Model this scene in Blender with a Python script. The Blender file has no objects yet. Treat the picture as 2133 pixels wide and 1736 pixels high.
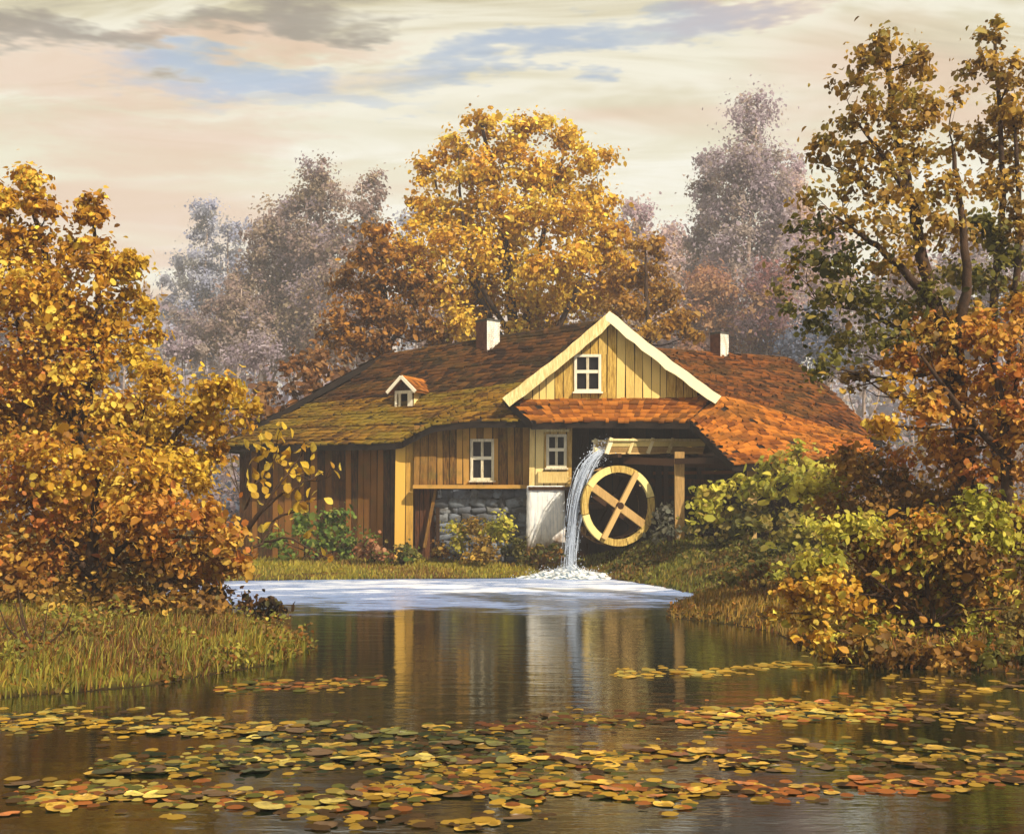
import bpy, bmesh, math
import numpy as np
from mathutils import Matrix, Vector

scene = bpy.context.scene
COL = scene.collection
R = math.radians

# ------------------------------------------------------------------ camera
F, CX, HZ, CAMH = 2560.0, 1066.5, 1055.0, 2.5      # focal length, centre and horizon in units of a 2133-wide picture
cam_d = bpy.data.cameras.new('camera'); cam = bpy.data.objects.new('camera', cam_d); COL.objects.link(cam)
cam.location = (0, 0, CAMH); cam.rotation_euler = (R(90), 0, 0)
cam_d.sensor_width = 36; cam_d.lens = 36 * F / 2133.0
cam_d.shift_y = (HZ - 868.0) / 2133.0
cam_d.clip_end = 3000
scene.camera = cam

# ------------------------------------------------------------------ sun and sky
SUN_EL, SUN_AZ = R(42), R(136)          # azimuth measured clockwise from +Y (into the picture)
sd = Vector((math.sin(SUN_AZ) * math.cos(SUN_EL), math.cos(SUN_AZ) * math.cos(SUN_EL), math.sin(SUN_EL)))
sun_d = bpy.data.lights.new('sun', 'SUN'); sun = bpy.data.objects.new('sun', sun_d); COL.objects.link(sun)
sun_d.energy = 5.0; sun_d.angle = R(0.6); sun_d.color = (1.0, 0.88, 0.70)
sun.rotation_euler = sd.to_track_quat('Z', 'Y').to_euler(); sun.location = (30, -30, 40)

world = bpy.data.worlds.new('World'); scene.world = world; world.use_nodes = True
wt = world.node_tree; wt.nodes.clear()

class NT:
    """tiny helper for node trees"""
    def __init__(s, t): s.t = t
    def n(s, ty, **kw):
        o = s.t.nodes.new(ty)
        for k, v in kw.items(): setattr(o, k, v)
        return o
    def put(s, sock, v):
        if hasattr(v, 'is_output') or isinstance(v, bpy.types.NodeSocket): s.t.links.new(v, sock)
        else: sock.default_value = v
    def m(s, op, a, b=0.0, c=None, clamp=False):
        o = s.n('ShaderNodeMath', operation=op); o.use_clamp = clamp
        s.put(o.inputs[0], a); s.put(o.inputs[1], b)
        if c is not None: s.put(o.inputs[2], c)
        return o.outputs[0]
    def mix(s, f, a, b, blend='MIX'):
        o = s.n('ShaderNodeMix', data_type='RGBA', blend_type=blend)
        s.put(o.inputs['Factor'], f); s.put(o.inputs[6], a); s.put(o.inputs[7], b)
        return o.outputs[2]
    def noise(s, vec, scale, detail=4, rough=0.55, dist=0.0, out=0):
        o = s.n('ShaderNodeTexNoise'); o.inputs['Scale'].default_value = scale
        o.inputs['Detail'].default_value = detail; o.inputs['Roughness'].default_value = rough
        o.inputs['Distortion'].default_value = dist
        if vec is not None: s.t.links.new(vec, o.inputs['Vector'])
        return o.outputs[out]
    def map(s, vec, loc=(0, 0, 0), rot=(0, 0, 0), sc=(1, 1, 1)):
        o = s.n('ShaderNodeMapping'); o.inputs['Location'].default_value = loc
        o.inputs['Rotation'].default_value = rot; o.inputs['Scale'].default_value = sc
        s.t.links.new(vec, o.inputs['Vector']); return o.outputs[0]
    def rng(s, v, a, b, c=0.0, d=1.0, smooth=True):
        o = s.n('ShaderNodeMapRange'); o.interpolation_type = 'SMOOTHSTEP' if smooth else 'LINEAR'
        s.put(o.inputs[0], v)
        for i, x in zip((1, 2, 3, 4), (a, b, c, d)): o.inputs[i].default_value = x
        return o.outputs[0]
    def ramp(s, f, stops):
        o = s.n('ShaderNodeValToRGB'); e = o.color_ramp.elements
        while len(e) < len(stops): e.new(0.5)
        for el, (p, c) in zip(e, stops): el.position = p; el.color = (*c, 1)
        s.put(o.inputs[0], f); return o.outputs[0]

def hexc(h, k=1.0):
    h = h.lstrip('#'); v = [int(h[i:i + 2], 16) / 255 for i in (0, 2, 4)]
    return tuple(k * (x / 12.92 if x <= 0.04045 else ((x + 0.055) / 1.055) ** 2.4) for x in v)
def rgba(h, k=1.0): return (*hexc(h, k), 1)

def build_sky():
    g = NT(wt)
    tc = g.n('ShaderNodeTexCoord').outputs['Generated']
    sep = g.n('ShaderNodeSeparateXYZ'); wt.links.new(tc, sep.inputs[0])
    x, y, z = sep.outputs
    sky = g.n('ShaderNodeTexSky', sky_type='NISHITA'); sky.sun_disc = False
    sky.sun_elevation = SUN_EL; sky.sun_rotation = SUN_AZ; sky.dust_density = 1.0
    # cloud deck as a flat layer overhead
    zz = g.m('ADD', g.m('MAXIMUM', z, 0.0), 0.12)
    cmb = g.n('ShaderNodeCombineXYZ')
    g.put(cmb.inputs[0], g.m('DIVIDE', x, zz)); g.put(cmb.inputs[1], g.m('DIVIDE', y, zz)); cmb.inputs[2].default_value = 0
    deck = g.map(cmb.outputs[0], loc=(3.1, 1.7, 0), rot=(0, 0, R(14)), sc=(0.55, 1.5, 1))
    n1 = g.noise(deck, 1.1, 3, 0.6, 0.5)
    n2 = g.noise(g.map(deck, loc=(11, 4, 2)), 2.6, 4, 0.66, 0.9)
    # open rifts of blue: a general scatter over the deck and the long ones seen over the mill
    wv = g.noise(g.map(tc, rot=(0, R(-6), 0), sc=(8, 8, 34)), 1.0, 4, 0.66, 0.0, 1)
    ws = g.n('ShaderNodeSeparateColor'); wt.links.new(wv, ws.inputs[0])
    front = g.m('GREATER_THAN', y, 0.0)
    wa = g.m('MULTIPLY', g.m('SUBTRACT', ws.outputs[0], 0.5), 0.30); wb = g.m('MULTIPLY', g.m('SUBTRACT', ws.outputs[1], 0.5), 0.085)
    xa, zb = g.m('ADD', x, wa), g.m('ADD', z, wb)
    def streak(u, v, ru, rv, slope, soft=0.2):
        dx, dz = (u - CX) / F, (HZ - v) / F; L = math.sqrt(1 + dx * dx + dz * dz)
        a = g.m('SUBTRACT', xa, dx / L); b = g.m('SUBTRACT', g.m('SUBTRACT', zb, dz / L), g.m('MULTIPLY', a, slope))
        a = g.m('DIVIDE', a, ru / F / L); b = g.m('DIVIDE', b, rv / F / L)
        d = g.m('ADD', g.m('MULTIPLY', a, a), g.m('MULTIPLY', b, b))
        return g.m('MULTIPLY', g.rng(d, 2.1, soft - 0.35), front)
    blue = g.m('MAXIMUM', streak(480, 155, 220, 30, 0.02), streak(1110, 110, 270, 32, 0.15))
    blue = g.m('MAXIMUM', blue, g.m('MULTIPLY', streak(640, 205, 240, 20, 0.0), 0.6))
    blue = g.m('MAXIMUM', blue, g.m('MULTIPLY', streak(1400, 60, 240, 26, 0.1), 0.75))
    blue = g.m('MAXIMUM', blue, g.m('MULTIPLY', g.rng(n1, 0.60, 0.74), g.rng(z, 0.33, 0.5)))
    grey = g.m('MAXIMUM', streak(90, 70, 280, 30, 0.02), streak(600, 40, 230, 26, 0.1))
    grey = g.m('MAXIMUM', grey, g.m('MULTIPLY', g.rng(n2, 0.54, 0.74), g.rng(z, 0.26, 0.42)))
    pink = g.m('MAXIMUM', streak(500, 88, 280, 28, 0.06), streak(330, 290, 260, 60, 0.0, 0.0))
    pink = g.m('MAXIMUM', pink, g.m('MAXIMUM', streak(120, 150, 260, 50, 0.0, 0.0), streak(1560, 30, 160, 26, 0.1)))
    pink = g.m('MAXIMUM', pink, g.rng(n1, 0.52, 0.36))
    cream = g.mix(g.rng(n2, 0.34, 0.62), rgba('#fdfbee'), rgba('#f4f0d8'))
    high = g.mix(g.rng(n2, 0.38, 0.6), rgba('#f3eed8'), rgba('#d4caa8'))
    c = g.mix(g.rng(z, 0.20, 0.40), cream, high)
    c = g.mix(g.m('MULTIPLY', pink, 0.65), c, rgba('#e6c0a6'))
    c = g.mix(g.m('MULTIPLY', grey, 0.85), c, rgba('#938a80'))
    cl = g.n('ShaderNodeBackground'); wt.links.new(c, cl.inputs[0]); cl.inputs[1].default_value = 0.66
    bs = g.n('ShaderNodeBackground'); wt.links.new(sky.outputs[0], bs.inputs[0]); bs.inputs[1].default_value = 0.105
    veil = g.n('ShaderNodeMixShader'); g.put(veil.inputs[0], g.m('MULTIPLY', blue, 0.7))
    wt.links.new(cl.outputs[0], veil.inputs[1]); wt.links.new(bs.outputs[0], veil.inputs[2])
    out = g.n('ShaderNodeOutputWorld'); wt.links.new(veil.outputs[0], out.inputs[0])
build_sky()

vs = scene.view_settings
vs.view_transform = 'Standard'; vs.look = 'None'; vs.gamma = 1; vs.use_curve_mapping = False; vs.exposure = 0.62
cy = scene.cycles
cy.max_bounces = 5; cy.diffuse_bounces = 2; cy.glossy_bounces = 3; cy.transmission_bounces = 4
cy.transparent_max_bounces = 8; cy.volume_bounces = 0; cy.use_denoising = True
cy.caustics_reflective = False; cy.caustics_refractive = False
cy.sample_clamp_indirect = 6; cy.use_adaptive_sampling = True; cy.adaptive_threshold = 0.025

# ------------------------------------------------------------------ helpers
def W(u, v, Y):
    return Vector(((u - CX) / F * Y, Y, CAMH + (HZ - v) / F * Y))
def sstep(a, b, x):
    t = np.clip((x - a) / (b - a), 0, 1); return t * t * (3 - 2 * t)

def tag(o, label=None, cat=None, group=None, kind=None):
    if label: o['label'] = label
    if cat: o['category'] = cat
    if group: o['group'] = group
    if kind: o['kind'] = kind
    return o
def empty(name, loc, label, cat, group=None):
    o = bpy.data.objects.new(name, None); COL.objects.link(o); o.location = loc
    o.empty_display_size = 0.3
    return tag(o, label, cat, group)
def link(o, parent=None):
    COL.objects.link(o)
    if parent is not None:
        o.parent = parent
        if parent.type == 'EMPTY': o.matrix_parent_inverse = Matrix.Translation(-Vector(parent.location))
    return o
def mesh(name, verts, faces, mat=None, parent=None, smooth=False):
    me = bpy.data.meshes.new(name); me.from_pydata([tuple(v) for v in verts], [], faces)
    if mat: me.materials.append(mat)
    if smooth: me.polygons.foreach_set('use_smooth', [True] * len(me.polygons))
    me.update()
    return link(bpy.data.objects.new(name, me), parent)
def fast_mesh(name, V, Q, colors=None, mat=None, parent=None, smooth=False):
    """V (n,3) float, Q (m,k) int with equal-sized faces, colors (n,3)"""
    me = bpy.data.meshes.new(name); V = np.asarray(V, np.float32); Q = np.asarray(Q, np.int32)
    m, k = Q.shape
    me.vertices.add(len(V)); me.vertices.foreach_set('co', V.ravel())
    me.loops.add(m * k); me.loops.foreach_set('vertex_index', Q.ravel())
    me.polygons.add(m); me.polygons.foreach_set('loop_start', np.arange(0, m * k, k, dtype=np.int32))
    me.polygons.foreach_set('loop_total', np.full(m, k, np.int32))
    if smooth: me.polygons.foreach_set('use_smooth', np.ones(m, bool))
    if colors is not None:
        a = me.color_attributes.new('Col', 'FLOAT_COLOR', 'POINT')
        c = np.ones((len(V), 4), np.float32); c[:, :3] = colors; a.data.foreach_set('color', c.ravel())
    if mat: me.materials.append(mat)
    me.update(calc_edges=True); me.validate()
    return link(bpy.data.objects.new(name, me), parent)
def tube(V, Fc, pts, rads, n=6):
    pts = [Vector(p) for p in pts]; b = len(V)
    for i, p in enumerate(pts):
        d = (pts[min(i + 1, len(pts) - 1)] - pts[max(i - 1, 0)]).normalized()
        a = d.cross(Vector((0.13, 0.97, 0.21))); a.normalize(); c = d.cross(a)
        for k in range(n):
            t = 2 * math.pi * k / n
            V.append(p + (a * math.cos(t) + c * math.sin(t)) * rads[i])
    for i in range(len(pts) - 1):
        for k in range(n):
            Fc.append((b + i * n + k, b + i * n + (k + 1) % n, b + (i + 1) * n + (k + 1) % n, b + (i + 1) * n + k))
    Fc.append(tuple(b + (len(pts) - 1) * n + k for k in range(n)))
    Fc.append(tuple(b + k for k in reversed(range(n))))
def smooth_path(pts, sub=4):
    P = [Vector(p) for p in pts]; P = [P[0] * 2 - P[1]] + P + [P[-1] * 2 - P[-2]]; out = []
    for i in range(1, len(P) - 2):
        for j in range(sub):
            t = j / sub
            out.append(0.5 * ((2 * P[i]) + (P[i + 1] - P[i - 1]) * t + (2 * P[i - 1] - 5 * P[i] + 4 * P[i + 1] - P[i + 2]) * t * t
                       + (3 * P[i] - P[i - 1] - 3 * P[i + 1] + P[i + 2]) * t ** 3))
    out.append(P[-2]); return out

BOX = {}
def unit_box(mat, bev=0.06):
    k = (mat.name, bev)
    if k not in BOX:
        bm = bmesh.new(); bmesh.ops.create_cube(bm, size=1)
        me = bpy.data.meshes.new('board_' + mat.name); bm.to_mesh(me); bm.free(); me.materials.append(mat); BOX[k] = me
    return BOX[k]
def box(name, c, size, mat, parent=None, ax=None, up=None):
    """box centred at c; ax = world direction of its X axis, up ~ its Z axis"""
    o = bpy.data.objects.new(name, unit_box(mat))
    ax = Vector(ax).normalized() if ax is not None else Vector((1, 0, 0))
    up = Vector(up).normalized() if up is not None else Vector((0, 0, 1))
    yy = up.cross(ax).normalized(); zz = ax.cross(yy).normalized()
    M = Matrix((ax, yy, zz)).transposed().to_4x4()
    o.matrix_basis = Matrix.Translation(Vector(c)) @ M @ Matrix.Diagonal((*size, 1))
    return link(o, parent)
def beam(name, p, q, w, d, mat, parent=None, up=None):
    """timber from p to q; w across, d the other way"""
    p, q = Vector(p), Vector(q); ax = (q - p)
    if up is None: up = (0, 0, 1) if abs(ax.normalized().z) < 0.9 else (0, -1, 0)
    return box(name, (p + q) / 2, (ax.length, w, d), mat, parent, ax, up)

# ------------------------------------------------------------------ materials
def new_mat(name):
    m = bpy.data.materials.new(name); m.use_nodes = True; t = m.node_tree
    b = t.nodes['Principled BSDF']; return m, NT(t), b
def bump(g, b, h, strength=0.4, dist=0.02):
    o = g.n('ShaderNodeBump'); o.inputs['Strength'].default_value = strength; o.inputs['Distance'].default_value = dist
    g.put(o.inputs['Height'], h); g.t.links.new(o.outputs[0], b.inputs['Normal'])

def wood(name, c1, c2, c3, rough=0.85, green=0.0, seed=0.0):
    m, g, b = new_mat(name)
    pos = g.n('ShaderNodeNewGeometry').outputs['Position']
    rnd = g.n('ShaderNodeObjectInfo').outputs['Random']
    v = g.map(pos, loc=(seed, 0, 0), sc=(9, 9, 1.1))
    off = g.n('ShaderNodeVectorMath', operation='ADD'); g.t.links.new(v, off.inputs[0])
    cm = g.n('ShaderNodeCombineXYZ'); g.put(cm.inputs[2], g.m('MULTIPLY', rnd, 37.0)); g.t.links.new(cm.outputs[0], off.inputs[1])
    gr = g.noise(off.outputs[0], 2.2, 7, 0.65, 0.5)
    big = g.noise(pos, 0.9, 4)
    c = g.mix(g.rng(gr, 0.32, 0.7), rgba(c1), rgba(c2))
    c = g.mix(g.rng(g.m('ADD', g.m('MULTIPLY', rnd, 0.8), g.m('MULTIPLY', big, 0.4)), 0.35, 0.95), c, rgba(c3))
    if green: c = g.mix(g.m('MULTIPLY', g.rng(g.noise(pos, 2.1, 5), 0.5, 0.7), green), c, rgba('#4c5222'))
    g.t.links.new(c, b.inputs['Base Color']); b.inputs['Roughness'].default_value = rough
    b.inputs['Specular IOR Level'].default_value = 0.2
    bump(g, b, gr, 0.7, 0.02); return m

def shingle_mat(name, dark, mid, light, moss, moss_amt):
    m, g, b = new_mat(name)
    geo = g.n('ShaderNodeNewGeometry'); pos = geo.outputs['Position']; isl = geo.outputs['Random Per Island']
    n = g.noise(g.map(pos, sc=(0.35, 0.35, 2.2)), 0.9, 5, 0.6, 0.5); f = g.noise(g.map(pos, sc=(3, 3, 14)), 2.5, 6, 0.6)
    c = g.mix(g.rng(g.m('ADD', g.m('MULTIPLY', isl, 0.55), g.m('MULTIPLY', f, 0.5)), 0.2, 0.85), rgba(dark), rgba(mid))
    c = g.mix(g.rng(g.m('ADD', g.m('MULTIPLY', n, 0.75), g.m('MULTIPLY', isl, 0.3)), 0.42, 0.75), c, rgba(light))
    ms = g.m('ADD', g.noise(g.map(pos, loc=(5, 3, 1), sc=(0.4, 0.4, 2.0)), 0.9, 6, 0.65), g.m('MULTIPLY', g.noise(pos, 9, 3), 0.25))
    c = g.mix(g.m('MULTIPLY', g.rng(ms, 0.56, 0.74), moss_amt), c, rgba(moss))
    g.t.links.new(c, b.inputs['Base Color']); b.inputs['Roughness'].default_value = 0.92
    b.inputs['Specular IOR Level'].default_value = 0.15
    bump(g, b, g.noise(pos, 14, 5), 0.5, 0.03); return m

def plain(name, c, rough=0.8, c2=None, scale=3.0, bmp=0.3, spec=0.3):
    m, g, b = new_mat(name); pos = g.n('ShaderNodeNewGeometry').outputs['Position']
    n = g.noise(pos, scale, 6, 0.62)
    col = g.mix(g.rng(n, 0.35, 0.68), rgba(c), rgba(c2 or c))
    g.t.links.new(col, b.inputs['Base Color']); b.inputs['Roughness'].default_value = rough
    b.inputs['Specular IOR Level'].default_value = spec
    if bmp: bump(g, b, g.noise(pos, scale * 6, 5), bmp, 0.02)
    return m

def leaf_mat(name, trans=0.35, rough=0.6):
    m, g, b = new_mat(name)
    a = g.n('ShaderNodeAttribute'); a.attribute_name = 'Col'
    b.inputs['Roughness'].default_value = rough; b.inputs['Specular IOR Level'].default_value = 0.25
    g.t.links.new(a.outputs['Color'], b.inputs['Base Color'])
    tr = g.n('ShaderNodeBsdfTranslucent'); g.t.links.new(a.outputs['Color'], tr.inputs[0])
    mx = g.n('ShaderNodeMixShader'); mx.inputs[0].default_value = trans
    g.t.links.new(b.outputs[0], mx.inputs[1]); g.t.links.new(tr.outputs[0], mx.inputs[2])
    g.t.links.new(mx.outputs[0], m.node_tree.nodes['Material Output'].inputs[0]); return m

M = {}
M['leaf'] = leaf_mat('leaf', 0.45)
M['misty_leaf'] = leaf_mat('misty_leaf', 0.55, 0.9)
M['grass'] = leaf_mat('grass_blade', 0.25, 0.7)
M['bark'] = plain('bark', '#2c1d12', 0.9, '#4a3422', 6.0, 0.8)
M['bark_pale'] = plain('bark_pale', '#8a7870', 0.9, '#a89688', 6.0, 0.6)  # trunks of the misty trees, paled in colour to stand for haze
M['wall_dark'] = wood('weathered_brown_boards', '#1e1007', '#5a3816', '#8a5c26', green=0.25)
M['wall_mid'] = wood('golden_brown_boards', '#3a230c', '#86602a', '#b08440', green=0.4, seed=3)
M['wall_bay'] = wood('pale_yellow_boards', '#9a7636', '#d2b068', '#e4cc8c', seed=7)
M['wall_gable'] = wood('straw_yellow_boards', '#8a6828', '#ceaa54', '#e0c478', seed=11)
M['cream'] = wood('cream_painted_timber', '#bfa467', '#e6d49c', '#f0e4bc', 0.7, seed=5)
M['white_wood'] = wood('white_painted_timber', '#9a8a68', '#ded4b8', '#ece4cc', 0.6, seed=9)
M['post'] = wood('honey_timber', '#5e3e16', '#b4822e', '#d2a64c', seed=13)
M['red_wood'] = wood('red_brown_boards', '#2a160a', '#5e361a', '#764822', seed=15)
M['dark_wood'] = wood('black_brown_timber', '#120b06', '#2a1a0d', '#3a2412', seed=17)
M['wheel'] = wood('wheel_timber', '#8a6a30', '#d8bc6a', '#e8d48c', seed=19, green=0.35)
M['spoke'] = wood('spoke_timber', '#6e5026', '#ae8650', '#c6a46a', seed=21)
M['soffit'] = plain('soffit', '#120b06', 0.95, '#20140b', 3)  # near-black, the darkness under the eaves put into the colour
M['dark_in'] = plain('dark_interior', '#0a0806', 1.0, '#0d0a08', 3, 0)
M['sh_left'] = shingle_mat('mossy_brown_shingles', '#1c1008', '#40240f', '#5c3a18', '#54481e', 0.25)
M['sh_low'] = shingle_mat('olive_moss_shingles', '#422a0f', '#6e4c18', '#86621e', '#78681e', 0.7)
M['sh_red'] = shingle_mat('rust_orange_shingles', '#4a2a10', '#744418', '#905620', '#5a461e', 0.45)
M['sh_upper'] = shingle_mat('dark_red_brown_shingles', '#321a0c', '#5e3414', '#7a461a', '#4c3c1c', 0.4)
M['sh_pent'] = shingle_mat('bright_rust_shingles', '#5c3010', '#9a5618', '#b06c26', '#6a4e1e', 0.35)
def limewash():
    m, g, b = new_mat('limewashed_brick'); pos = g.n('ShaderNodeNewGeometry').outputs['Position']
    sp = g.n('ShaderNodeSeparateXYZ'); g.t.links.new(g.map(pos, rot=(0, 0, R(-42))), sp.inputs[0]); cm = g.n('ShaderNodeCombineXYZ')
    g.put(cm.inputs[0], g.m('ADD', sp.outputs[0], sp.outputs[1])); g.put(cm.inputs[1], sp.outputs[2])
    br = g.n('ShaderNodeTexBrick'); g.t.links.new(cm.outputs[0], br.inputs['Vector']); br.inputs['Scale'].default_value = 3.2; br.inputs['Mortar Size'].default_value = 0.03
    st = g.noise(g.map(pos, sc=(3, 3, 0.8)), 2.0, 6, 0.65); c = g.mix(g.rng(st, 0.4, 0.7), rgba('#e6e4da'), rgba('#b4aa98'))
    c = g.mix(g.m('MULTIPLY', br.outputs['Fac'], 0.5), c, rgba('#8f8474')); c = g.mix(g.rng(g.noise(pos, 4.5, 5, 0.7), 0.58, 0.72, 0, 0.7), c, rgba('#7a5540'))
    g.t.links.new(c, b.inputs['Base Color']); b.inputs['Roughness'].default_value = 0.9; bump(g, b, g.m('SUBTRACT', g.noise(pos, 9, 4), br.outputs['Fac']), 0.6, 0.02); return m
M['plaster'] = limewash()
def worn_plaster():
    m, g, b = new_mat('worn_whitewash'); pos = g.n('ShaderNodeNewGeometry').outputs['Position']
    sp = g.n('ShaderNodeSeparateXYZ'); g.t.links.new(pos, sp.inputs[0])
    st = g.noise(g.map(pos, sc=(7, 7, 0.7)), 1.6, 6, 0.6)
    c = g.mix(g.rng(st, 0.3, 0.7), rgba('#b9bcc0'), rgba('#eeeae0'))
    lo = g.m('SUBTRACT', g.m('MULTIPLY', g.noise(g.map(pos, sc=(1, 1, 0.6)), 2.4, 6, 0.65), 1.9), sp.outputs[2])
    c = g.mix(g.rng(lo, -0.75, 0.15), c, rgba('#6b4f33'))
    g.t.links.new(c, b.inputs['Base Color']); b.inputs['Roughness'].default_value = 0.9
    bump(g, b, st, 0.5, 0.03); return m
M['pillar'] = worn_plaster()
M['shaded_brick'] = plain('brick_shade_side', '#4a2a1c', 0.9, '#6e4430', 5.0, 0.6)  # brick brown with the chimneys' left-side shade put into the colour
def stone_mat():
    m, g, b = new_mat('blue_grey_fieldstone'); pos = g.n('ShaderNodeNewGeometry').outputs['Position']
    r = g.n('ShaderNodeObjectInfo').outputs['Random']; n = g.noise(pos, 3.5, 7, 0.65)
    c = g.ramp(r, [(0.0, hexc('#42464e')), (0.35, hexc('#5e646e')), (0.6, hexc('#737c88')), (0.8, hexc('#565248')), (1.0, hexc('#868c94'))])
    c = g.mix(g.rng(n, 0.42, 0.68, 0, 0.85), c, rgba('#38322a'))
    g.t.links.new(c, b.inputs['Base Color']); b.inputs['Roughness'].default_value = 0.9
    bump(g, b, g.noise(pos, 12, 6), 0.7, 0.03); return m
M['stone'] = stone_mat(); M['mortar'] = plain('earth_mortar', '#3a3834', 0.95, '#55544f', 4)
def glass_mat():
    m, g, b = new_mat('old_window_glass'); b.inputs['Base Color'].default_value = (0.012, 0.011, 0.012, 1)
    b.inputs['Roughness'].default_value = 0.18; b.inputs['Specular IOR Level'].default_value = 0.12
    pos = g.n('ShaderNodeNewGeometry').outputs['Position']; bump(g, b, g.noise(pos, 3, 2), 0.15, 0.02); return m
M['glass'] = glass_mat()

# ------------------------------------------------------------------ the lie of the land
POND = np.array([(30, 10), (16, 16.6), (7.9, 18.5), (5.8, 19.0), (5.1, 19.8), (5.2, 21.7), (5.2, 24.3), (4.6, 26.1), (3.5, 27.6),
    (3.9, 30), (4.8, 32.6), (5.2, 35), (4.7, 38.2), (4.0, 40.9), (3.3, 43.0), (2.8, 44.6), (1.6, 45.0), (1.1, 43.9), (-0.5, 42.9), (-5, 42.4),
    (-8.8, 41.6), (-11.5, 41.0), (-13, 38), (-9.8, 34), (-7.4, 30), (-5.6, 26.5), (-4.6, 24.0), (-3.5, 21.8), (-3.75, 19.5), (-5.0, 17.2), (-6.8, 15.9),
    (-12, 14.3), (-30, 12), (-34, -26), (34, -26)], float)
def pond_dist(x, y):
    """signed distance to the waterline, > 0 on land"""
    x = np.asarray(x, float); y = np.asarray(y, float); d = np.full(x.shape, 1e9); ins = np.zeros(x.shape, bool)
    n = len(POND)
    for i in range(n):
        ax, ay = POND[i]; bx, by = POND[(i + 1) % n]
        ex, ey = bx - ax, by - ay; t = np.clip(((x - ax) * ex + (y - ay) * ey) / (ex * ex + ey * ey), 0, 1)
        d = np.minimum(d, np.hypot(x - ax - t * ex, y - ay - t * ey))
        c = ((ay > y) != (by > y)) & (x < (bx - ax) * (y - ay) / (by - ay + 1e-12) + ax); ins ^= c
    return np.where(ins, -d, d)
def wob(x, y):
    return (np.sin(x * 1.3 + y * 0.7) + np.sin(x * 0.6 - y * 1.1 + 2) + 0.6 * np.sin(x * 2.7 + 1.0) * np.sin(y * 2.3) + 0.4 * np.sin(3.9 * x + 4.4 * y)) * 0.3
def ground_z(x, y):
    x = np.asarray(x, float); y = np.asarray(y, float); d = pond_dist(x, y) + 0.16 * wob(x * 1.7, y * 1.7)
    land = 0.20 * sstep(0, 0.8, d) + 0.22 * sstep(0.5, 5, d)
    gs = lambda cx, cy, rx, ry, a: a * np.exp(-((x - cx) / rx) ** 2 - ((y - cy) / ry) ** 2) * sstep(0, 2.0, d)
    land = land + gs(10.5, 40, 6, 6, 1.0) + gs(5.6, 45.4, 2.6, 2.6, 0.75) + gs(10, 26, 4, 4, 0.5) + gs(-12, 29, 5, 5, 0.3)
    land = land + 0.05 * wob(x * 1.5, y * 1.5) * sstep(0.3, 2, d)
    land = land + 9.0 * sstep(58, 150, y) + 3.0 * sstep(25, 90, np.abs(x)) * sstep(10, 40, y)
    return np.where(d < 0, np.maximum(-0.9, 0.45 * d), land)
def gz(x, y): return float(ground_z(np.array([x]), np.array([y]))[0])

def build_ground():
    xs = np.concatenate([np.linspace(-330, -40, 14)[:-1], np.linspace(-40, -16, 30)[:-1], np.linspace(-16, 18, 150)[:-1], np.linspace(18, 40, 28)[:-1], np.linspace(40, 330, 14)])
    ys = np.concatenate([np.linspace(-60, 8, 20)[:-1], np.linspace(8, 50, 190)[:-1], np.linspace(50, 90, 34)[:-1], np.linspace(90, 330, 20)])
    X, Yg = np.meshgrid(xs, ys); Z = ground_z(X, Yg)
    V = np.stack([X, Yg, Z], -1).reshape(-1, 3); nx = len(xs); ny = len(ys)
    i = np.arange((nx - 1) * (ny - 1)); r, c = i // (nx - 1), i % (nx - 1); a = r * nx + c
    m, g, b = new_mat('bank_earth_and_turf'); pos = g.n('ShaderNodeNewGeometry').outputs['Position']
    n1 = g.noise(pos, 0.5, 6, 0.6); n2 = g.noise(pos, 5, 5, 0.65)
    col = g.mix(g.rng(n1, 0.38, 0.62), rgba('#3e3014'), rgba('#5c581c'))
    col = g.mix(g.rng(n2, 0.45, 0.7, 0, 0.8), col, rgba('#7a5220'))
    sp = g.n('ShaderNodeSeparateXYZ'); g.t.links.new(pos, sp.inputs[0])
    col = g.mix(g.rng(sp.outputs[2], 0.10, -0.02), col, rgba('#22180c'))
    g.t.links.new(col, b.inputs['Base Color']); b.inputs['Roughness'].default_value = 0.95
    b.inputs['Specular IOR Level'].default_value = 0.1
    bump(g, b, n2, 0.8, 0.06)
    o = fast_mesh('ground', V, np.stack([a, a + 1, a + nx + 1, a + nx], -1), None, m, None, True)
    tag(o, kind='structure')
build_ground()

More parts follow.
